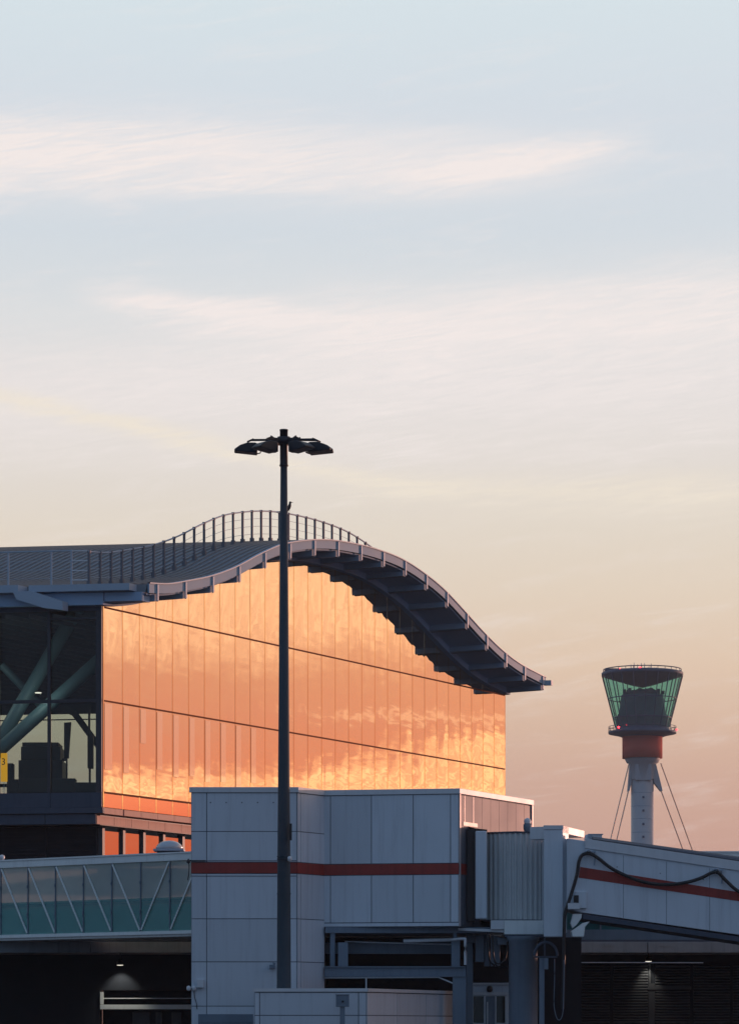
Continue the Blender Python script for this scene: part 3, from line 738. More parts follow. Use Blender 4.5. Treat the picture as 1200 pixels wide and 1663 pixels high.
cm.lathe(p, [(.01, p.z - .11), (.07, p.z - .08), (.085, p.z), (.07, p.z + .08), (.01, p.z + .1)], 12); cmo = cm.build('camera_dome', M['trim'], ma)
cm = MB(); cm.bar(P(450, 1396, PY - .3), P(469, 1396, PY - .3), .05); cm.build('camera_arm', M['lamphead'], ma)

# ================================================================== BOARDING NODE (stair block + raised box)
node = thing('boarding_node', 'white clad stair block and raised box with a dark red band', 'building', (-2.7, 116, 0))
def clad(mb, p, u, nrm, widths, zs, gap=.03, th=.03):
    """cladding panels: from p along unit u, rows between zs, proud along nrm"""
    x = 0
    for w in widths:
        for z0, z1 in zip(zs[:-1], zs[1:]):
            if z1 - z0 < .06: continue
            mb.par(Vector((p[0], p[1], z0 + gap / 2)) + u * (x + gap / 2), u * (w - gap), nrm * th, (0, 0, z1 - z0 - gap))
        x += w
YA = 115.0
ax0, ax1 = xat(310.5, YA), xat(482, YA); zcap = zat(1279, YA); zr0, zr1 = zat(1419.5, YA), zat(1401, YA)
cB = Vector((xat(526, 116.5), 116.5, 0)); cC = Vector((xat(745, 115.6), 115.6, 0)); cD = Vector((xat(863, 121.5), 121.5, 0)); cA = Vector((ax1, YA, 0)); cA0 = Vector((ax0, YA, 0))
zcB = zcap - .0; zbot = zat(1506, 116)
core = MB()
core.prism([(ax0, YA, 0), (ax1, YA, 0), (cB.x, cB.y, 0), (cB.x + .0, cB.y + 6, 0), (ax0, YA + 8, 0)], (0, 0, zcap - .1)); core.build('stair_block_core', M['joint'], node)
core = MB(); core.prism([(cB.x + .02, cB.y, zbot), (cC.x, cC.y, zbot), (cD.x, cD.y, zbot), (cD.x - 4, cD.y + 1, zbot), (cB.x + .02, cB.y + 6, zbot)], (0, 0, zcap - .1 - zbot)); core.build('upper_box_core', M['joint'], node)
fN = Vector((0, -1, 0))
zs = [.05, zat(1630, YA), zat(1563, YA), zat(1493, YA), zr0 - .06, zr0]
cl = MB(); wA = ax1 - ax0
zsA = [0.05, zat(1635, YA), zat(1563, YA), zat(1493, YA), zr0]
wsA = [.58, wA - .58 - .30, .30]
clad(cl, (ax0, YA), Vector((1, 0, 0)), fN, wsA, zsA); clad(cl, (ax0, YA), Vector((1, 0, 0)), fN, wsA, [zr1, zat(1351, YA), zcap - .21])
uAB = (cB - cA).normalized(); nAB = Vector((uAB.y, -uAB.x, 0)); lAB = (cB - cA).length
clad(cl, cA, uAB, nAB, [lAB * .12, lAB * .88], zsA[1:]); clad(cl, cA, uAB, nAB, [lAB * .12, lAB * .88], [zr1, zat(1351, YA), zcap - .21])
cl.build('stair_cladding', M['white'], node)
cl = MB(); uBC = (cC - cB).normalized(); nBC = Vector((uBC.y, -uBC.x, 0)); lBC = (cC - cB).length
wsB = [lBC * .05, lBC * .305, lBC * .31, lBC * .275, lBC * .06]
clad(cl, cB, uBC, nBC, wsB, [zbot + .16, zr0]); clad(cl, cB, uBC, nBC, wsB, [zr1, zcap - .21])
cl.par(Vector((cB.x, cB.y, zbot + .02)), uBC * lBC, nBC * .05, (0, 0, .12)); cl.build('box_front_cladding', M['white'], node)
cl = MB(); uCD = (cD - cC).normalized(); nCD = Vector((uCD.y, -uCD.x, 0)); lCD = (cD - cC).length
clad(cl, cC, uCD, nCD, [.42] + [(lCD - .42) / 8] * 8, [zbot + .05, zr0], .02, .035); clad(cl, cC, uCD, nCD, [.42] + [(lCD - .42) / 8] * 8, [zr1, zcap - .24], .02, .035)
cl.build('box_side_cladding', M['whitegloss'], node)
# bands
def strip(mb, a, b, nrm, z0, z1, out, inset=0.0):
    d = (b - a)
    mb.par(Vector((a.x, a.y, z0)) - d.normalized() * inset, d + d.normalized() * inset * 2, nrm * out, (0, 0, z1 - z0))
rd = MB()
for a, b, nn in ((cA0, cA, fN), (cA, cB, nAB), (cB, cC, nBC), (cC, cD, nCD)): strip(rd, a, b, nn, zr0 + .015, zr1 - .015, .034)
rd.build('red_band', M['red'], node)
cp = MB()
for a, b, nn in ((cA0, cA, fN), (cA, cB, nAB), (cB, cC, nBC), (cC, cD, nCD)): strip(cp, a, b, nn, zcap - .20, zcap, .075, .07 if nn is fN or nn is nCD else 0)
cp.prism([(ax0, YA, zcap - .15), (ax1, YA, zcap - .15), (cB.x, cB.y, zcap - .15), (cC.x, cC.y, zcap - .15), (cD.x, cD.y, zcap - .15), (cB.x, cB.y + 5.9, zcap - .15), (ax0, YA + 7.9, zcap - .15)], (0, 0, .12))
cp.build('parapet_cap', M['trim'], node, .008)
for z0, z1 in ((zr0 - .05, zr0 + .012), (zr1 - .012, zr1 + .02)):
    pass
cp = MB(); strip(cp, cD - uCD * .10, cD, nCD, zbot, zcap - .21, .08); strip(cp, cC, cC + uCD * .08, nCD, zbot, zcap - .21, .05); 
for d_ in (.42, .42 + (lCD - .42) / 8): strip(cp, cC + uCD * (d_ - .03), cC + uCD * (d_ + .03), nCD, zat(1343, 116.5), zcap - .25, .045)  # added strips stand in for coral reflections across the first panels
strip(cp, cC + uCD * .30, cC + uCD * 1.55, nCD, zat(1343, 116.5), zat(1337, 116.5), .05)  # lower edge of the same stand-in reflection
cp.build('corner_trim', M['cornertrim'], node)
fx = MB()
for py in (1304,):
    for i in range(6):
        px = 342 + i * 25.5
        if px < 448 or px > 474: fx.box(xat(px, YA) - .022, xat(px, YA) + .022, YA - .042, YA - .0305, zat(py, YA) - .022, zat(py, YA) + .022)
        if py == 1304: pass
for py in (1398.5, 1423.5): fx.box(ax0, ax1, YA - .042, YA - .0305, zat(py, YA) - .012, zat(py, YA) + .012)
fx.build('fixing', M['joint'], node)
# grille panel low on the stair block
gp = MB(); gp.box(xat(322, YA), xat(411, YA), YA - .045, YA - .005, .2, zat(1648, YA))
for i in range(12): gp.box(xat(323, YA), xat(411, YA), YA - .06, YA - .046, .25 + i * .14, .31 + i * .14)
gp.build('grille', M['steelblue'], node)
# underside of the raised box: floor frame, I-beam, columns
st = MB()
zb1, zb0 = zat(1570, 116), zat(1587, 116)
def ibeam(mb, x0, x1, y, z0, z1, d=.3):
    mb.box(x0, x1, y, y + d, z1 - .035, z1); mb.box(x0, x1, y, y + d, z0, z0 + .035); mb.box(x0, x1, y + d * .42, y + d * .58, z0 + .036, z1 - .036)
ibeam(st, xat(527, 116), xat(757, 116), 116.2, zb0, zb1)
ibeam(st, xat(527, 116), xat(745, 116), 117.6, zat(1548, 116), zat(1530, 116))
st.box(cB.x + .05, cC.x + 1.2, 116.3, 121, zbot - .22, zbot - .002)
st.build('floor_frame', M['steelblue'], node)
for x0, x1, yy, z0, z1 in ((735, 757, 116.25, 0, zb0 - .002), (733, 747, 116.3, zb1 + .002, zat(1527, 116)), (736, 742, 116.35, zat(1527, 116) + .002, zbot - .225), (536, 544, 116.4, zb1 + .002, zbot - .225), (549, 565, 116.25, zb1 + .002, zat(1531, 116)), (757.5, 768, 117.5, 0, zbot - .225)):
    c_ = MB(); c_.box(xat(x0, yy), xat(x1, yy), yy, yy + .3, z0, z1); c_.build('support_column', M['steelblue'], node, .01)
pp = MB()
pp.tube([P(655, 1529, 116.6), P(733, 1527, 116.6)], .07, 8); pp.tube(catmull([P(733, 1527, 116.1), P(753, 1525.5, 116.1), P(755.5, 1530, 116.1), P(755.5, 1568, 116.1)], 4), .055, 8)
pp.build('service_pipe', M['trim'], node)
pp = MB(); pp.tube([P(527, 1589, 116.3), P(712, 1588, 116.3), P(738, 1599, 116.3)], .03, 6); pp.tube([P(594.6, 1589, 116.2), P(594.6, 1609, 116.2)], .03, 6); pp.tube([P(560, 1530, 117.2), P(735, 1535, 117.2)], .025, 6); pp.build('conduit', M['trim'], node)
# dark things hung under the box on the right
ub = MB()
for x0, x1, y0, y1, yy in ((772, 786, 1519, 1563, 117.2), (786.5, 795, 1519, 1570, 117.4), (797, 812, 1521, 1570, 117), (808, 826, 1524, 1535, 116.4), (758, 772, 1520, 1532, 117.4)):
    ub.box(xat(x0, yy), xat(x1, yy), yy, yy + .4, zat(y1, yy), zat(y0, yy))
ub.build('equipment_box', M['steelblue'], node, .01)
hz = MB()
for a in ([(792, 1516, 116), (793, 1545, 115.9), (796, 1562, 115.9), (803, 1569, 116)], [(800, 1520, 116), (801, 1550, 115.9), (806, 1565, 115.9), (818, 1562, 115.9), (823, 1545, 116), (824, 1530, 116)], [(802, 1560, 116.1), (808, 1570, 116), (826, 1571, 116.1)]):
    hz.tube(catmull([P(*q_) for q_ in a], 6), .035, 6)
hz.build('hose_loop', M['rubber'], node)
sh = MB(); sh.par((cB.x - .4, 121.3, 0), Vector((10.5, .4, 0)), (0, .2, 0), (0, 0, zbot - .23)); sh.build('rear_undercroft_wall', M['darkclad'], node)  # raised and widened to block low sun leaking under the box

# small fittings on the stair block
def fitting(name, label, cat, parts):
    root = thing(name, label, cat, parts[0][1]); 
    for pn, pos, mb, mt in parts: mb.build(pn, mt, root, .006)
    return root
mb = MB(); mb.box(xat(321, YA), xat(331, YA), YA - .22, YA - .032, zat(1605, YA), zat(1592, YA)); mb2 = MB(); mb2.tube(catmull([P(315, 1608, YA - .1), P(316, 1620, YA - .1), P(319, 1630, YA - .1), P(320, 1640, YA - .1)], 5), .016, 6)
m3 = MB()
for px in (306.5, 315.5):
    p = P(px, 1606, YA - .12); m3.lathe(p, [(.01, p.z - .1), (.07, p.z - .07), (.085, p.z), (.07, p.z + .07), (.01, p.z + .1)], 12)
m3.bar(P(306, 1606, YA - .05), P(323, 1604, YA - .05), .04)
fitting('security_camera', 'pair of white dome cameras with a junction box low on the stair block', 'camera', [('housing', P(326, 1605, YA), mb, M['trim']), ('cable', 0, mb2, M['rubber']), ('dome', 0, m3, M['trim'])])
mb = MB(); mb.box(xat(438, YA), xat(447, YA), YA - .3, YA - .032, zat(1574, YA), zat(1568, YA)); mb.bar(P(444, 1569, YA - .1), P(444, 1562, YA - .1), .04); mb.bar(P(447, 1565, YA - .1), P(443, 1571, YA - .18), .05)
tag(mb.build('wall_floodlight', M['steelblue'], None, .01), 'small grey bracket light on the stair block left of the mast', 'light')
mb = MB(); mb.bar(P(308, 1398.5, YA - .1), P(334, 1398.5, YA - .1), .045)
mb.tube(catmull([P(307, 1399, YA - .1), P(307, 1415, YA - .12), P(305, 1430, YA - .1)], 5), .02, 6); p = P(306, 1399, YA - .1); mb.lathe(p, [(.01, p.z - .1), (.07, p.z - .06), (.08, p.z), (.01, p.z + .09)], 10)
tag(mb.build('camera_arm', M['lamphead']), 'thin dark camera arm at the red band on the left corner of the stair block', 'camera')

# ================================================================== LOW ENCLOSURE in front
YC = 109.5
enc = thing('low_enclosure', 'low white panelled enclosure standing in front of the stair block', 'wall', (xat(500, YC), YC, 0))
e0, e1 = Vector((xat(413, YC), YC, 0)), Vector((xat(595, YC), YC, 0)); e2 = Vector((xat(735, 117.5), 117.5, 0)); zC = zat(1607, YC)
mb = MB(); mb.prism([e0, e1, e2, e2 + Vector((-2, 1.5, 0)), e0 + Vector((0, 2.5, 0))], (0, 0, zC - .12)); mb.build('enclosure_core', M['joint'], enc)
u2 = (e2 - e1).normalized(); n2 = Vector((u2.y, -u2.x, 0)); l2 = (e2 - e1).length
cl = MB(); w = e1.x - e0.x
clad(cl, e0, Vector((1, 0, 0)), fN, [.19, w - .19 - .28, .28], [.05, zat(1650, YC), zC - .12])
cl.build('front_cladding', M['white'], enc)
cl = MB(); clad(cl, e1, u2, n2, [l2 * .33, l2 * .34, l2 * .33], [.05, zat(1650, YC), zC - .12]); cl.build('side_cladding', M['white'], enc)
cl = MB(); cl.par(Vector((e0.x - .05, e0.y, zC - .10)), (w + .09, 0, 0), fN * .07, (0, 0, .12)); strip(cl, e1, e2, n2, zC - .10, zC + .02, .07); cl.prism([e0 + Vector((0, 0, zC - .1)), e1 + Vector((0, 0, zC - .1)), e2 + Vector((0, 0, zC - .1)), e2 + Vector((-2, 1.5, zC - .1)), e0 + Vector((0, 2.5, zC - .1))], (0, 0, .11)); cl.build('coping', M['trim'], enc)
YD = 108.4
cb = thing('control_box', 'small grey control box on a post before the low enclosure', 'control box', (xat(556, YD), YD, 0))
mb = MB(); mb.box(xat(545.5, YD), xat(567, YD), YD - .12, YD + .12, zat(1636, YD), zat(1617, YD)); bx = mb.build('housing', M['steelblue'], cb, .015)
mb = MB(); mb.box(xat(544.8, YD), xat(567.7, YD), YD - .14, YD + .14, zat(1617, YD) + .003, zat(1615.8, YD)); mb.build('lid', M['steelblue'], cb)
mb = MB(); mb.box(xat(555, YD), xat(558.5, YD), YD - .15, YD - .121, zat(1629, YD), zat(1626, YD)); mb.build('lock', M['black'], bx)
mb = MB(); mb.box(xat(552, YD), xat(560, YD), YD - .05, YD + .05, 0, zat(1636, YD) - .002); mb.build('post', M['steelblue'], cb)

# ================================================================== DOOR LOBBY under the rotunda
YK = 118.3
lob = thing('door_lobby', 'small pale door lobby with two narrow windows beside the round column', 'building', (xat(790, YK), YK, 0))
mb = MB(); X = lambda px: xat(px, YK); ZK = lambda py: zat(py, YK)
mb.box(X(760), X(845), YK + .12, YK + 2.2, 0, ZK(1600)); mb.build('lobby_wall', M['white'], lob)
mb = MB()
for a, b in ((759, 768.5), (786, 788.5), (804, 806), (820.5, 826)): mb.box(X(a), X(b), YK + .02, YK + .12, 0, ZK(1618))
mb.box(X(759), X(826), YK + .03, YK + .118, ZK(1617.5), ZK(1612)); mb.box(X(757), X(830), YK, YK + .117, ZK(1600), ZK(1597))
for a, b in ((769, 785.5), (806.5, 820)): mb.box(X(a), X(b), YK + .05, YK + .115, .05, ZK(1662.5))
mb.build('lobby_frame', M['trim'], lob)
for a, b in ((769, 785.5), (806.5, 820)):
    mb = MB(); mb.box(X(a), X(b), YK + .07, YK + .1, ZK(1662), ZK(1619)); mb.build('lobby_window', M['frontglass'], lob)
    mb = MB(); mb.box(X(a), X(b), YK + .105, YK + .118, ZK(1662), ZK(1619)); mb.build('blind', M['interior'], lob)
mb = MB(); mb.box(X(789), X(803.5), YK + .04, YK + .1, .05, ZK(1619)); dr = mb.build('door', M['steelblue'], lob)
mb = MB(); mb.bar((X(791.5), YK, .9), (X(791.5), YK, ZK(1628)), .05); mb.build('door_handle', M['trim'], dr)
mb = MB(); p = P(795, 1607, YK - .05); mb.lathe(p, [(.001, p.z - .13), (.10, p.z - .10), (.12, p.z), (.09, p.z + .1), (.01, p.z + .12)], 14); mb.box(p.x - .03, p.x + .03, p.y, YK + .12, p.z + .02, p.z + .1)
mb.build('lobby_lamp', M['black'], lob)

# ================================================================== JET BRIDGE (rotunda + tunnel)
jb = thing('jet_bridge', 'passenger jet bridge with corrugated rotunda and sloping white tunnel', 'jet bridge', (xat(850, 115), 115, 0))
# round column
YR = 115.6; xc = xat(849.5, YR)
mb = MB(); mb.lathe((xc, YR), [(.66, 0), (.545, .3), (.535, zat(1530, YR)), (.60, zat(1528, YR)), (.60, zat(1522, YR))], 32); mb.build('support_column', M['steelblue'], jb)
# rotunda: floor ring, corrugated curtain, roof
xr, yr, rr = xat(838, 117.4), 117.9, 1.55
rz0, rz1 = zat(1494, 116.3), zat(1353, 116.3)
mb = MB(); vs = []; NC = 112
a0, a1 = R(-196), R(16)
for j in range(2):
    z = (rz0, rz1)[j]
    for i in range(NC + 1):
        a = a0 + (a1 - a0) * i / NC; rad = rr + .03 * (1 if (i // 2) % 2 else -1); vs.append((xr + rad * math.cos(a), yr + rad * math.sin(a), z))
mb.add(vs, [(i, i + 1, NC + 2 + i, NC + 1 + i) for i in range(NC)]); mb.build('corrugated_curtain', M['shutter'], jb)
mb = MB(); mb.lathe((xr, yr), [(.01, rz1 - .01), (rr + .05, rz1 - .01), (rr + .05, rz1 + .05), (.01, rz1 + .16)], 40); mb.build('rotunda_roof', M['darkpanel'], jb)
mb = MB(); mb.lathe((xr, yr), [(.01, rz0 - .04), (rr + .04, rz0 - .04), (rr + .04, rz0), (.01, rz0)], 40); mb.build('rotunda_floor', M['darkpanel'], jb)
Yb = 115.7
mb = MB(); mb.box(xat(819, Yb), xat(886, Yb), Yb, Yb + 2.5, zat(1518, Yb), zat(1495.5, Yb)); mb.build('floor_skirt', M['walkframe'], jb)
mb = MB(); mb.box(xat(820, Yb), xat(884, Yb), Yb - .06, Yb + 1.6, zat(1523, Yb), zat(1518.5, Yb)); mb.build('bearing_plate', M['darkpanel'], jb)
# left door frame and dark gap
Yf = 115.75
mb = MB(); mb.box(xat(772, Yf), xat(790.5, Yf), Yf, Yf + .5, zat(1493, Yf), zat(1350, Yf)); mb.build('door_frame', M['white'], jb, .04)
mb = MB(); mb.box(xat(758.5, 116.0), xat(772.5, 116.0), 116.0, 118.5, zat(1497, 116.0), zat(1347, 116.0)); mb.prism([P(757, 1344, 116.4), P(772, 1348, 116.0), P(791, 1350, 116.2), P(791, 1352, 118), P(760, 1350, 118.4)], (0, 0, .05)); mb.build('bellows', M['rubber'], jb)
mb = MB(); mb.par(P(744, 1512, 116.2), P(818, 1515, 116.0) - P(744, 1512, 116.2), (0, 2, 0), (0, 0, .1)); mb.box(xat(797, 115.9), xat(818.5, 115.9), 115.9, 116.4, zat(1510, 116), zat(1495.5, 116)); mb.build('hinge_plate', M['trim'], jb)
# end panel
Ye = 114.0
ep_ = MB(); ep_.box(xat(883.5, Ye), xat(914, Ye), Ye, Ye + .22, zat(1522, Ye), zat(1347.5, Ye)); ep_.build('end_panel', M['white'], jb, .015)
ep_ = MB(); ep_.box(xat(882.8, Ye), xat(914.6, Ye), Ye - .03, Ye + .24, zat(1347.5, Ye) + .003, zat(1341, Ye)); ep_.build('end_panel_cap', M['trim'], jb)
sidev = P(949, 1345, 117) - P(914.6, 1341, Ye + .1); sidev.z = 0
pr = MB(); pr.par(P(914.4, 1362, Ye + .24), sidev * .25, (-1.2, .6, 0), (0, 0, zat(1342, Ye) - zat(1362, Ye))); 
pr.par(P(914.4, 1353, Ye + .24), sidev, (-.9, .5, 0), (0, 0, zat(1342, Ye) - zat(1353, Ye))); pr.build('portal_roof', M['trim'], jb)
pr = MB(); pr.box(xat(886, Ye), xat(921, Ye), Ye + .23, Ye + 3.2, zat(1515, Ye), zat(1362.5, Ye)); pr.build('portal_side', M['white'], jb)
# tunnel
Yt = 113.6
def TP(px, py): return P(px, py, Yt)
XR = 1420
def slope(px, y920, m): return y920 + (px - 920) * m
cap = .148; ml = .1475
td = Vector((0, 3.0, 0))
tb = MB(); tb.prism([TP(921, 1362), TP(XR, 1362 + (XR - 921) * ml), TP(XR, 1480 + (XR - 945) * .1475), TP(945, 1483), TP(930, 1478), TP(921, 1478)], td); tun = tb.build('tunnel', M['white'], jb, .02)
tb = MB(); tb.prism([TP(966, 1365) + Vector((0, -.06, 0)), TP(XR, 1365 + (XR - 966) * ml) + Vector((0, -.06, 0)), TP(XR, 1380 + (XR - 966) * ml) + Vector((0, -.06, 0)), TP(950, 1378) + Vector((0, -.06, 0)), TP(950, 1363) + Vector((0, -.06, 0))], (0, .055, 0)); tb.build('tunnel_flange', M['trim'], tun)
tb = MB(); tb.prism([TP(964, 1363.3) + Vector((0, .02, 0)), TP(XR, 1363.3 + (XR - 964) * ml) + Vector((0, .02, 0)), TP(XR, 1358 + (XR - 964) * .138) + Vector((0, .4, 0)), TP(964, 1358) + Vector((0, .4, 0))], (0, 2.4, 0)); tb.build('tunnel_roof', M['darkpanel'], tun)
tb = MB(); tb.prism([TP(942, 1408.5), TP(XR, 1408.5 + (XR - 942) * .160), TP(XR, 1426 + (XR - 942) * .148), TP(939.5, 1426)], (0, -.012, 0)); tb.build('red_band', M['red'], tun)
tb = MB(); tb.prism([TP(946, 1484.5), TP(XR, 1484.5 + (XR - 945) * .1475), TP(XR, 1490 + (XR - 945) * .152), TP(946, 1493)], (0, 2.8, 0)); tb.build('tunnel_underframe', M['darkpanel'], tun)
jn = MB()
for px in (1012, 1082, 1152, 1222, 1300):
    dy = (px - 950) * .1475; jn.prism([TP(px, 1381 + dy), TP(px + .6, 1381 + dy), TP(px + .6, 1482.5 + dy), TP(px, 1482.5 + dy)], (0, -.004, 0))
    jn.box(xat(px, Yt) - .25, xat(px, Yt) - .2, Yt - .012, Yt - .001, zat(1400 + dy, Yt), zat(1399 + dy, Yt))
jn.build('panel_joint', M['joint'], tun)
# underslung bracket at the tunnel foot
bk = MB(); bk.prism([TP(931, 1485), TP(945, 1485), TP(944, 1492), TP(936, 1503), TP(930, 1508), TP(927, 1500)], (0, .5, 0)); bk.prism([TP(928, 1513), TP(946, 1500), TP(958, 1497), TP(950, 1506), TP(948, 1522), TP(930, 1522)], (0, .8, 0)); bk.build('pivot_bracket', M['walkframe'], jb, .01)
bx = MB(); bx.box(xat(933, Yt), xat(952, Yt), Yt - .14, Yt - .002, zat(1476, Yt), zat(1449, Yt)); bx.build('switch_box', M['white'], jb, .01)
bx = MB(); bx.box(xat(931, Yt), xat(939, Yt), Yt - .19, Yt - .145, zat(1467, Yt), zat(1455, Yt)); bx.build('switch_panel', M['black'], jb)
bx = MB(); bx.box(xat(921, Yt), xat(941, Yt), Yt - .30, Yt - .2, zat(1477.5, Yt), zat(1468, Yt)); bx.build('notice_plate', M['trim'], jb)
# column-side fan guard and slim post
fg = MB(); Yq = 114.3
fg.box(xat(868, Yq), xat(905, Yq), Yq, Yq + .3, zat(1556, Yq), zat(1553.5, Yq))
pts = [P(868 + 18.5 + 18.5 * math.cos(R(a)), 1553 - 22 * math.sin(R(a)), Yq) for a in range(0, 181, 12)]
fg.tube(pts, .06, 6); fg.bar(P(884.5, 1553, Yq), P(884.5, 1523, Yq), .06)
fg.build('cable_guard', M['darkpanel'], jb)
fg = MB(); fg.box(xat(876, Yq), xat(884, Yq), Yq + .05, Yq + .2, 0, zat(1556, Yq) - .01); fg.box(xat(883, Yq) + .01, xat(890, Yq), Yq - .05, Yq + .15, zat(1575, Yq), zat(1557, Yq)); fg.build('slim_post', M['steelblue'], jb)
# things standing on the bridge
vb = thing('roof_vent', 'small pale louvred vent box on the tunnel roof behind the end panel', 'vent', P(966, 1365, Yt + 1))
mb = MB(); Yv = Yt + .9; mb.box(xat(951, Yv), xat(978, Yv), Yv, Yv + .8, zat(1368, Yv), zat(1356, Yv)); mb.build('housing', M['trim'], vb, .01)
mb = MB()
for i in range(4): mb.box(xat(954, Yv), xat(962, Yv), Yv - .02, Yv - .003, zat(1362 - i * 1.4, Yv), zat(1361.4 - i * 1.4, Yv))
mb.box(xat(955, Yv), xat(979.5, Yv), Yv - .03, Yv + .83, zat(1356, Yv) + .002, zat(1354.8, Yv)); mb.build('louvre', M['steel'], vb)
bc = thing('beacon_lamp', 'small round beacon unit on the rotunda roof against the box side', 'lamp', (xat(857, 117), 117.2, rz1 + .12))
p = Vector((xat(857, 117), 117.2, 0)); z = zat(1346, 117)
mb = MB(); mb.lathe(p, [(.13, z - .1), (.16, z + .02), (.16, z + .16), (.12, z + .2)], 14); mb.build('base', M['steelblue'], bc)
mb = MB(); mb.lathe(p, [(.13, z + .202), (.14, z + .30), (.10, z + .38), (.01, z + .42)], 14); mb.build('cap', M['trim'], bc)

# cables
cbm = MB(); yy = Yt - .22
pts = [(1290, 1470), (1240, 1470), (1200, 1449), (1180, 1432), (1166, 1418), (1155, 1418.5), (1140, 1426), (1118, 1433), (1090, 1437), (1060, 1436), (1035, 1430), (1010, 1420), (990, 1409), (972, 1395), (958, 1387), (946, 1389), (940, 1400), (937, 1420), (930, 1445), (922, 1470), (917.5, 1485), (916, 1510), (915.5, 1545), (915, 1580), (914.5, 1600), (913.5, 1640)]
cbm.tube(catmull([P(a, b, yy) for a, b in pts], 5), .064, 8)
tag(cbm.build('power_cable', M['rubber']), 'thick black cable looped along the white tunnel and hanging down its end', 'cable')
cbm = MB(); cbm.tube(catmull([P(a, b, yy - .1) for a, b in [(900.5, 1558), (900.5, 1590), (899.5, 1630), (902, 1648), (906, 1657), (911, 1655), (914.5, 1640), (915.5, 1600), (916, 1560)]], 6), .017, 6)
tag(cbm.build('hanging_loop_cable', M['steelblue']), 'thin pale cable hanging in a long loop under the end panel', 'cable')
for px, py in ((956, 1384), (1163, 1414)):
    hk = MB(); hk.box(xat(px - 7, Yt), xat(px + 11, Yt), Yt - .16, Yt - .063, zat(py + 1, Yt), zat(py - 1.5, Yt)); hk.tube(catmull([P(px - 4, py, Yt - .2), P(px, py - 2.5, Yt - .31), P(px + 4, py, Yt - .2)], 4), .03, 6)
    hk.tube([P(px + 9.5, py, Yt - .12), P(px + 10, py + 10, Yt - .14), P(px + 9, py + 22, Yt - .14)], .03, 5)
    hk.build('cable_hook', M['steel'], jb)

# ================================================================== GLAZED WALKWAY + VIADUCT
wk = thing('glazed_walkway', 'elevated glazed walkway with teal lower panels and diagonal braces', 'walkway', (xat(150, 128), 128, 0))
wa, wb = Vector((xat(-260, 137), 137, 0)), Vector((xat(318, 124.8), 124.8, 0)); wc = Vector((62.0, 124.8, 0))
w0 = Vector((xat(0, 131.5), 131.5, 0)); wd = (wb - w0).normalized(); wa = w0 - wd * 12
wz0, wz1 = 5.42, 8.70
rf = MB(); fl = MB()
wn = Vector((wd.y, -wd.x, 0)); back = -wn * 3.2
for a, b in ((wa, wb), (wb, wc)):
    d = b - a; nn = Vector((d.y, -d.x, 0)).normalized()
    rf.par(a + Vector((0, 0, wz1 - .28)) + nn * .06, d, -nn * 3.3, (0, 0, .28)); rf.par(a + Vector((0, 0, wz1 + .002)) + nn * .10, d, -nn * .3, (0, 0, .06))
    fl.par(a + Vector((0, 0, wz0)) + nn * .06, d, -nn * 3.3, (0, 0, .14)); fl.par(a + Vector((0, 0, wz0 - .10)) - nn * .05, d, -nn * 3.0, (0, 0, .098))
rf.build('walkway_roof', M['walkframe'], wk); fl.build('walkway_floor', M['walkframe'], wk)
sb = 1.595
i = -7
L = (wb - w0).length
while i * sb < L - .2:
    p = w0 + wd * (i * sb + .1); mid = wz0 + 1.36
    q1 = MB(); q1.par(p + Vector((0, 0, wz0 + .145)) , wd * (sb - .05), wn * -.02, (0, 0, wz1 - .283 - wz0 - .145)); q1.build('glass_panel', M['walkglass'], wk)
    q1 = MB(); q1.par(p + wn * .004 + Vector((0, 0, wz0 + .145)), wd * (sb - .05), wn * .006, (0, 0, 1.22)); q1.build('teal_film', M['tealfilm'], wk)
    q1 = MB(); q1.par(p + wn * .004 + Vector((0, 0, wz0 + 1.38)), wd * (sb - .05), wn * .006, (0, 0, .13)); q1.build('rail_film', M['railfilm'], wk)
    # far side: teal lower panel with lighter rail strip, clear above
    pf = p - wn * 2.9
    q2 = MB(); q2.par(pf + Vector((0, 0, wz0 + .145)), wd * (sb - .02), wn * -.03, (0, 0, 1.25)); q2.build('teal_panel', M['tealglass'], wk)
    q2 = MB(); q2.par(pf + Vector((0, 0, wz0 + 1.40)), wd * (sb - .02), wn * -.03, (0, 0, wz1 - .285 - wz0 - 1.40)); q2.build('frosted_panel', M['frost'], wk)
    dg = MB(); up_ = (0 if i < 5 else 1)
    a_ = p + wd * .03 + wn * .045; b_ = p + wd * (sb - .06) + wn * .045
    za, zb_ = (wz1 - .33, wz0 + .2) if not up_ else (wz0 + .2, wz1 - .33)
    dg.bar(a_ + Vector((0, 0, za)), b_ + Vector((0, 0, zb_)), .06, .05, wn); dg.build('diagonal_brace', M['walkframe'], wk)
    po = MB(); po.par(p - wd * .05 + Vector((0, 0, wz0 + .143)), wd * .05, wn * .05, (0, 0, wz1 - .282 - wz0 - .145)); po.par(p - wd * .055 + wn * .051 + Vector((0, 0, wz0 + .9)), wd * .05, wn * .04, (0, 0, .12)); po.par(p - wd * .055 + wn * .051 + Vector((0, 0, wz0 + 2.1)), wd * .05, wn * .04, (0, 0, .12))
    po.build('post', M['steelblue'], wk)
    i += 1
hr = MB(); hr.par(w0 - wd * 12 - wn * 2.7 + Vector((0, 0, wz0 + 1.42)), wd * (L + 12), wn * -.05, (0, 0, .16)); hr.build('handrail', M['brace'], wk)
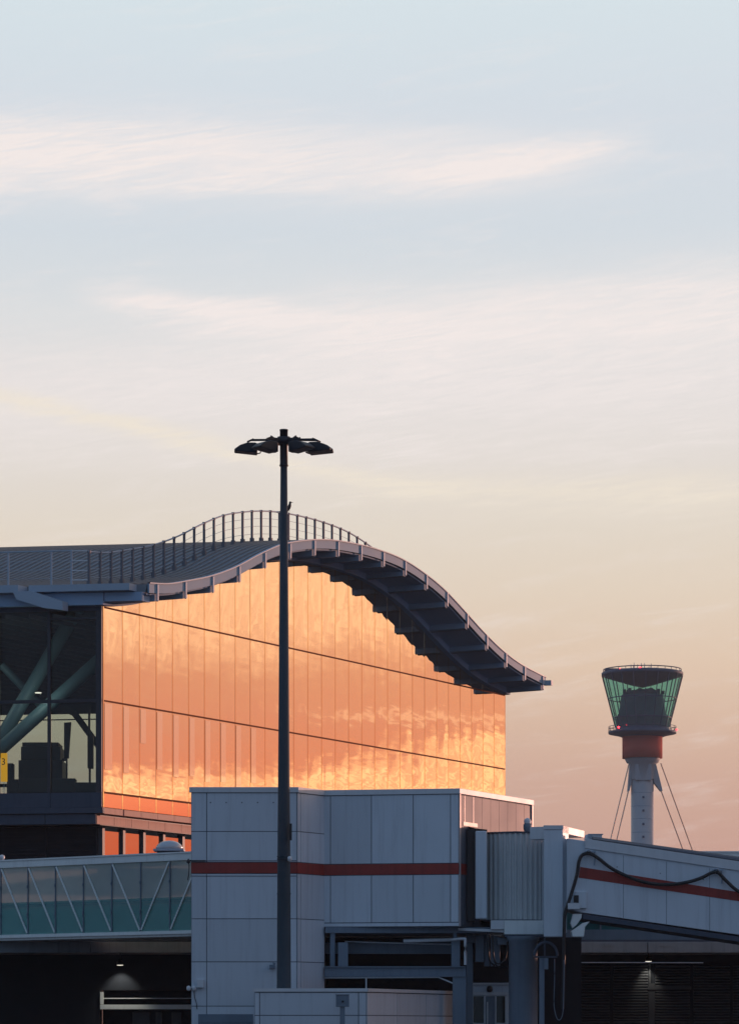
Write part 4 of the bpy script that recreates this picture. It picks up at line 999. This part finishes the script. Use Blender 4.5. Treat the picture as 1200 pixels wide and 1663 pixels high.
# run behind the block, glimpsed under the tunnel
dC = (wc - wb)
q1 = MB(); q1.par(wb + Vector((.05, 0, wz0 + .145)), dC, (0, .03, 0), (0, 0, 1.25)); q1.build('teal_run', M['tealrun'], wk)
q1 = MB(); q1.box(7.0, 62, 124.60, 124.66, zat(1527, 124.6), zat(1510.5, 124.6)); q1.build('edge_fascia', M['steelblue'], wk)
q1 = MB(); q1.par(wb + Vector((.05, .01, wz0 + 1.40)), dC, (0, .03, 0), (0, 0, 1.6)); q1.build('glass_run', M['frost'], wk)
po = MB()
for px in (975, 1030, 1085, 1140, 1195, 1250): po.box(xat(px, 124.8) - .03, xat(px, 124.8) + .03, 124.70, 124.79, wz0 + .143, wz1 - .285)
po.build('post_run', M['steelblue'], wk)
fn = MB(); p = w0 + wd * .05 + Vector((0, 0, wz1 + .062)); fn.lathe(p + Vector((.05, 0, .12)), [(.001, p.z), (.1, p.z + .03), (.12, p.z + .12), (.1, p.z + .2), (.001, p.z + .24)], 12); fn.build('end_lamp', M['trim'], wk)

vd = thing('viaduct', 'weathered concrete viaduct edge beam below the glazed walkway', 'viaduct', (0, 128.6, 0))
mb = MB(); Yd = 132.6; zd0, zd1 = zat(1548, Yd), zat(1530.5, Yd)
xx = -24.0
while xx < 66: mb.box(xx, xx + 5.96, Yd, Yd + .5, zd0, zd1); xx += 6
mb.build('edge_beam', M['conc'], vd, .01)
mb = MB(); mb.box(-24, 66, Yd + .502, Yd + 8, zd0 + .1, zd1 - .1); mb.build('deck', M['conc'], vd)
mb = MB()
for px in (37, 106, 176, 246, 960, 1032, 1106): mb.bar(P(px, 1527, Yd + .1), P(px, 1514, Yd + .1), .06, .08); 
mb.build('bracket', M['steelblue'], vd)
mb = MB(); mb.box(-24, 66, Yd + .7, Yd + .9, zd1 - .05, wz0 + .08); mb.build('upstand', M['darkpanel'], vd)  # top raised to block low sun passing under the walkway
mb = MB()
for px in (986, 1081, 225): mb.box(xat(px - 9, Yd), xat(px + 9, Yd), Yd - .02, Yd - .001, zat(1538, Yd), zat(1532, Yd))
mb.build('drain_plate', M['conc'], vd)

# undercroft walls with lit bulkhead lamps
ul = thing('undercroft_wall', 'dark panelled wall under the walkway with a pale lintel over a doorway', 'wall', (-14, 134, 0))
Yu = 138.0
mb = MB(); U = lambda px: xat(px, Yu); UZ = lambda py: zat(py, Yu)
mb.box(U(-320), U(162), Yu, Yu + .3, 0, zd0 + .05); mb.box(U(162), U(330), Yu, Yu + .3, UZ(1609), zd0 + .05)
mb.build('wall_panel', M['darkclad'], ul)
mb = MB(); mb.box(U(163), U(330), Yu - .12, Yu + .2, UZ(1640), UZ(1632.5)); mb.box(U(163), U(168), Yu - .1, Yu + .2, UZ(1632), UZ(1612)); mb.box(U(168.5), U(330), Yu - .02, Yu + .05, UZ(1623), UZ(1621.6)); mb.build('lintel', M['walkframe'], ul)
mb = MB(); mb.box(U(163), U(330), Yu + 1.2, Yu + 1.4, 0, UZ(1609)); mb.box(U(330), U(330) + .3, Yu - .1, Yu + 1.4, 0, zd0 + .05); mb.box(U(163), U(330), Yu + .31, Yu + 1.19, UZ(1609), UZ(1600)); mb.box(U(150), U(161), Yu + .31, Yu + 1.4, 0, UZ(1600)); mb.build('recess_back', M['darkclad'], ul)  # side and top boxes added to block low sun leaking into the recess
for a, b in ((212, 240), (250, 260), (276, 292)):
    mb = MB(); mb.box(U(a), U(b), Yu + 1.14, Yu + 1.195, 0, UZ(1645)); mb.build('recess_door', M['louvre'], ul)
ur = thing('louvred_wall', 'dark louvred service wall under the viaduct on the right', 'wall', (14, 134, 0))
mb = MB(); mb.box(U(870), 70, Yu, Yu + .3, 0, zd0 + .05); mb.build('wall_panel', M['darkclad'], ur)
lv = MB(); z = .1
px_edges = [(918, 990), (996, 1052), (1064, 1120), (1126, 1185), (1190, 1260), (1265, 1340)]
while z < UZ(1567):
    for a, b in px_edges:
        lv.prism([(U(a), Yu - .03, z), (U(a), Yu - .10, z - .03), (U(a), Yu - .10, z + .01), (U(a), Yu - .03, z + .05)], (U(b) - U(a), 0, 0))
    z += .125
lv.build('louvre', M['louvre'], ur)
mb = MB(); mb.box(U(1053), U(1063), Yu - .08, Yu - .002, 0, UZ(1598)); mb.box(U(1053.5), U(1056.5), Yu - .08, Yu - .002, UZ(1597.5), UZ(1566)); mb.box(U(1052), U(1122), Yu - .11, Yu - .002, UZ(1608), UZ(1603)); mb.build('door_frame', M['louvre'], ur)
mb = MB(); mb.tube([P(905, 1564, Yd - .1), P(1142, 1564.5, Yd - .1)], .022, 6); mb.build('conduit', M['trim'], ur)
def bulkhead(px, py, label, power, yo, ang):
    p = P(px, py, yo); rt_ = thing('bulkhead_lamp', label, 'lamp', p, 'lit lamps under the viaduct')
    mb = MB(); mb.lathe(p, [(.15, p.z - .0), (.16, p.z + .14), (.08, p.z + .2), (.001, p.z + .2)], 16); mb.build('housing', M['black'], rt_)
    mb = MB(); mb.lathe(p, [(.001, p.z - .03), (.14, p.z - .02), (.14, p.z + .0)], 16); lens = mb.build('lens', M['lampglow'], rt_)
    ld = bpy.data.lights.new('lamp_light', 'SPOT'); ld.energy = power; ld.color = (1, .93, .78); ld.spot_size = R(ang); ld.spot_blend = .7; ld.shadow_soft_size = .08
    lo = bpy.data.objects.new('lamp_light', ld); COL.objects.link(lo); place(lo, p + Vector((0, 0, -.06)), rt_); lo.rotation_euler = (R(24), 0, 0)
    mb = MB(); mb.bar((p.x, p.y, p.z + .19), (p.x, p.y + .1, zd0 + .12), .05); mb.build('stem', M['black'], rt_)
bulkhead(195, 1568, 'lit round lamp shining down the dark wall under the left walkway', 120, Yu - .65, 92)
bulkhead(1053, 1562, 'lit lamp above the dark louvred wall on the right', 55, Yu - .5, 70)

# skylight dome on the low roof behind the walkway
dm = thing('skylight_dome', 'grey rooflight dome on a square kerb behind the walkway roof', 'rooflight', P(275, 1384, 134))
p = P(275, 1380, 134)
mb = MB(); mb.lathe(p, [(.56, p.z), (.60, p.z + .07), (.52, p.z + .2), (.38, p.z + .31), (.2, p.z + .37), (.001, p.z + .39)], 24); mb.build('dome', M['dome'], dm)
mb = MB(); mb.box(p.x - .66, p.x + .66, p.y - .6, p.y + .6, p.z - .09, p.z - .003); mb.build('kerb', M['steel'], dm)
mb = MB(); mb.box(p.x - .5, p.x + .5, p.y - .5, p.y + .5, 8.3, p.z - .092); mb.box(-11, 2, 129.2, 141, 7.9, 8.298); mb.build('roof_deck', M['darkpanel'], dm)

# ------------------------------------------------------------------ evening haze
hz_ = MB(); hz_.box(-420, 520, -25, 900, -1.0, 100.0)
vm = bpy.data.materials.new('haze'); vm.use_nodes = True; q = NT(vm.node_tree); q.n.clear()
pv = q.add('ShaderNodeVolumePrincipled'); pv.inputs['Color'].default_value = (.72, .82, .98, 1); pv.inputs['Density'].default_value = .00012; pv.inputs['Anisotropy'].default_value = .2
ov = q.add('ShaderNodeOutputMaterial'); q.l.new(pv.outputs[0], ov.inputs['Volume'])
tag(hz_.build('haze', vm), kind='stuff')
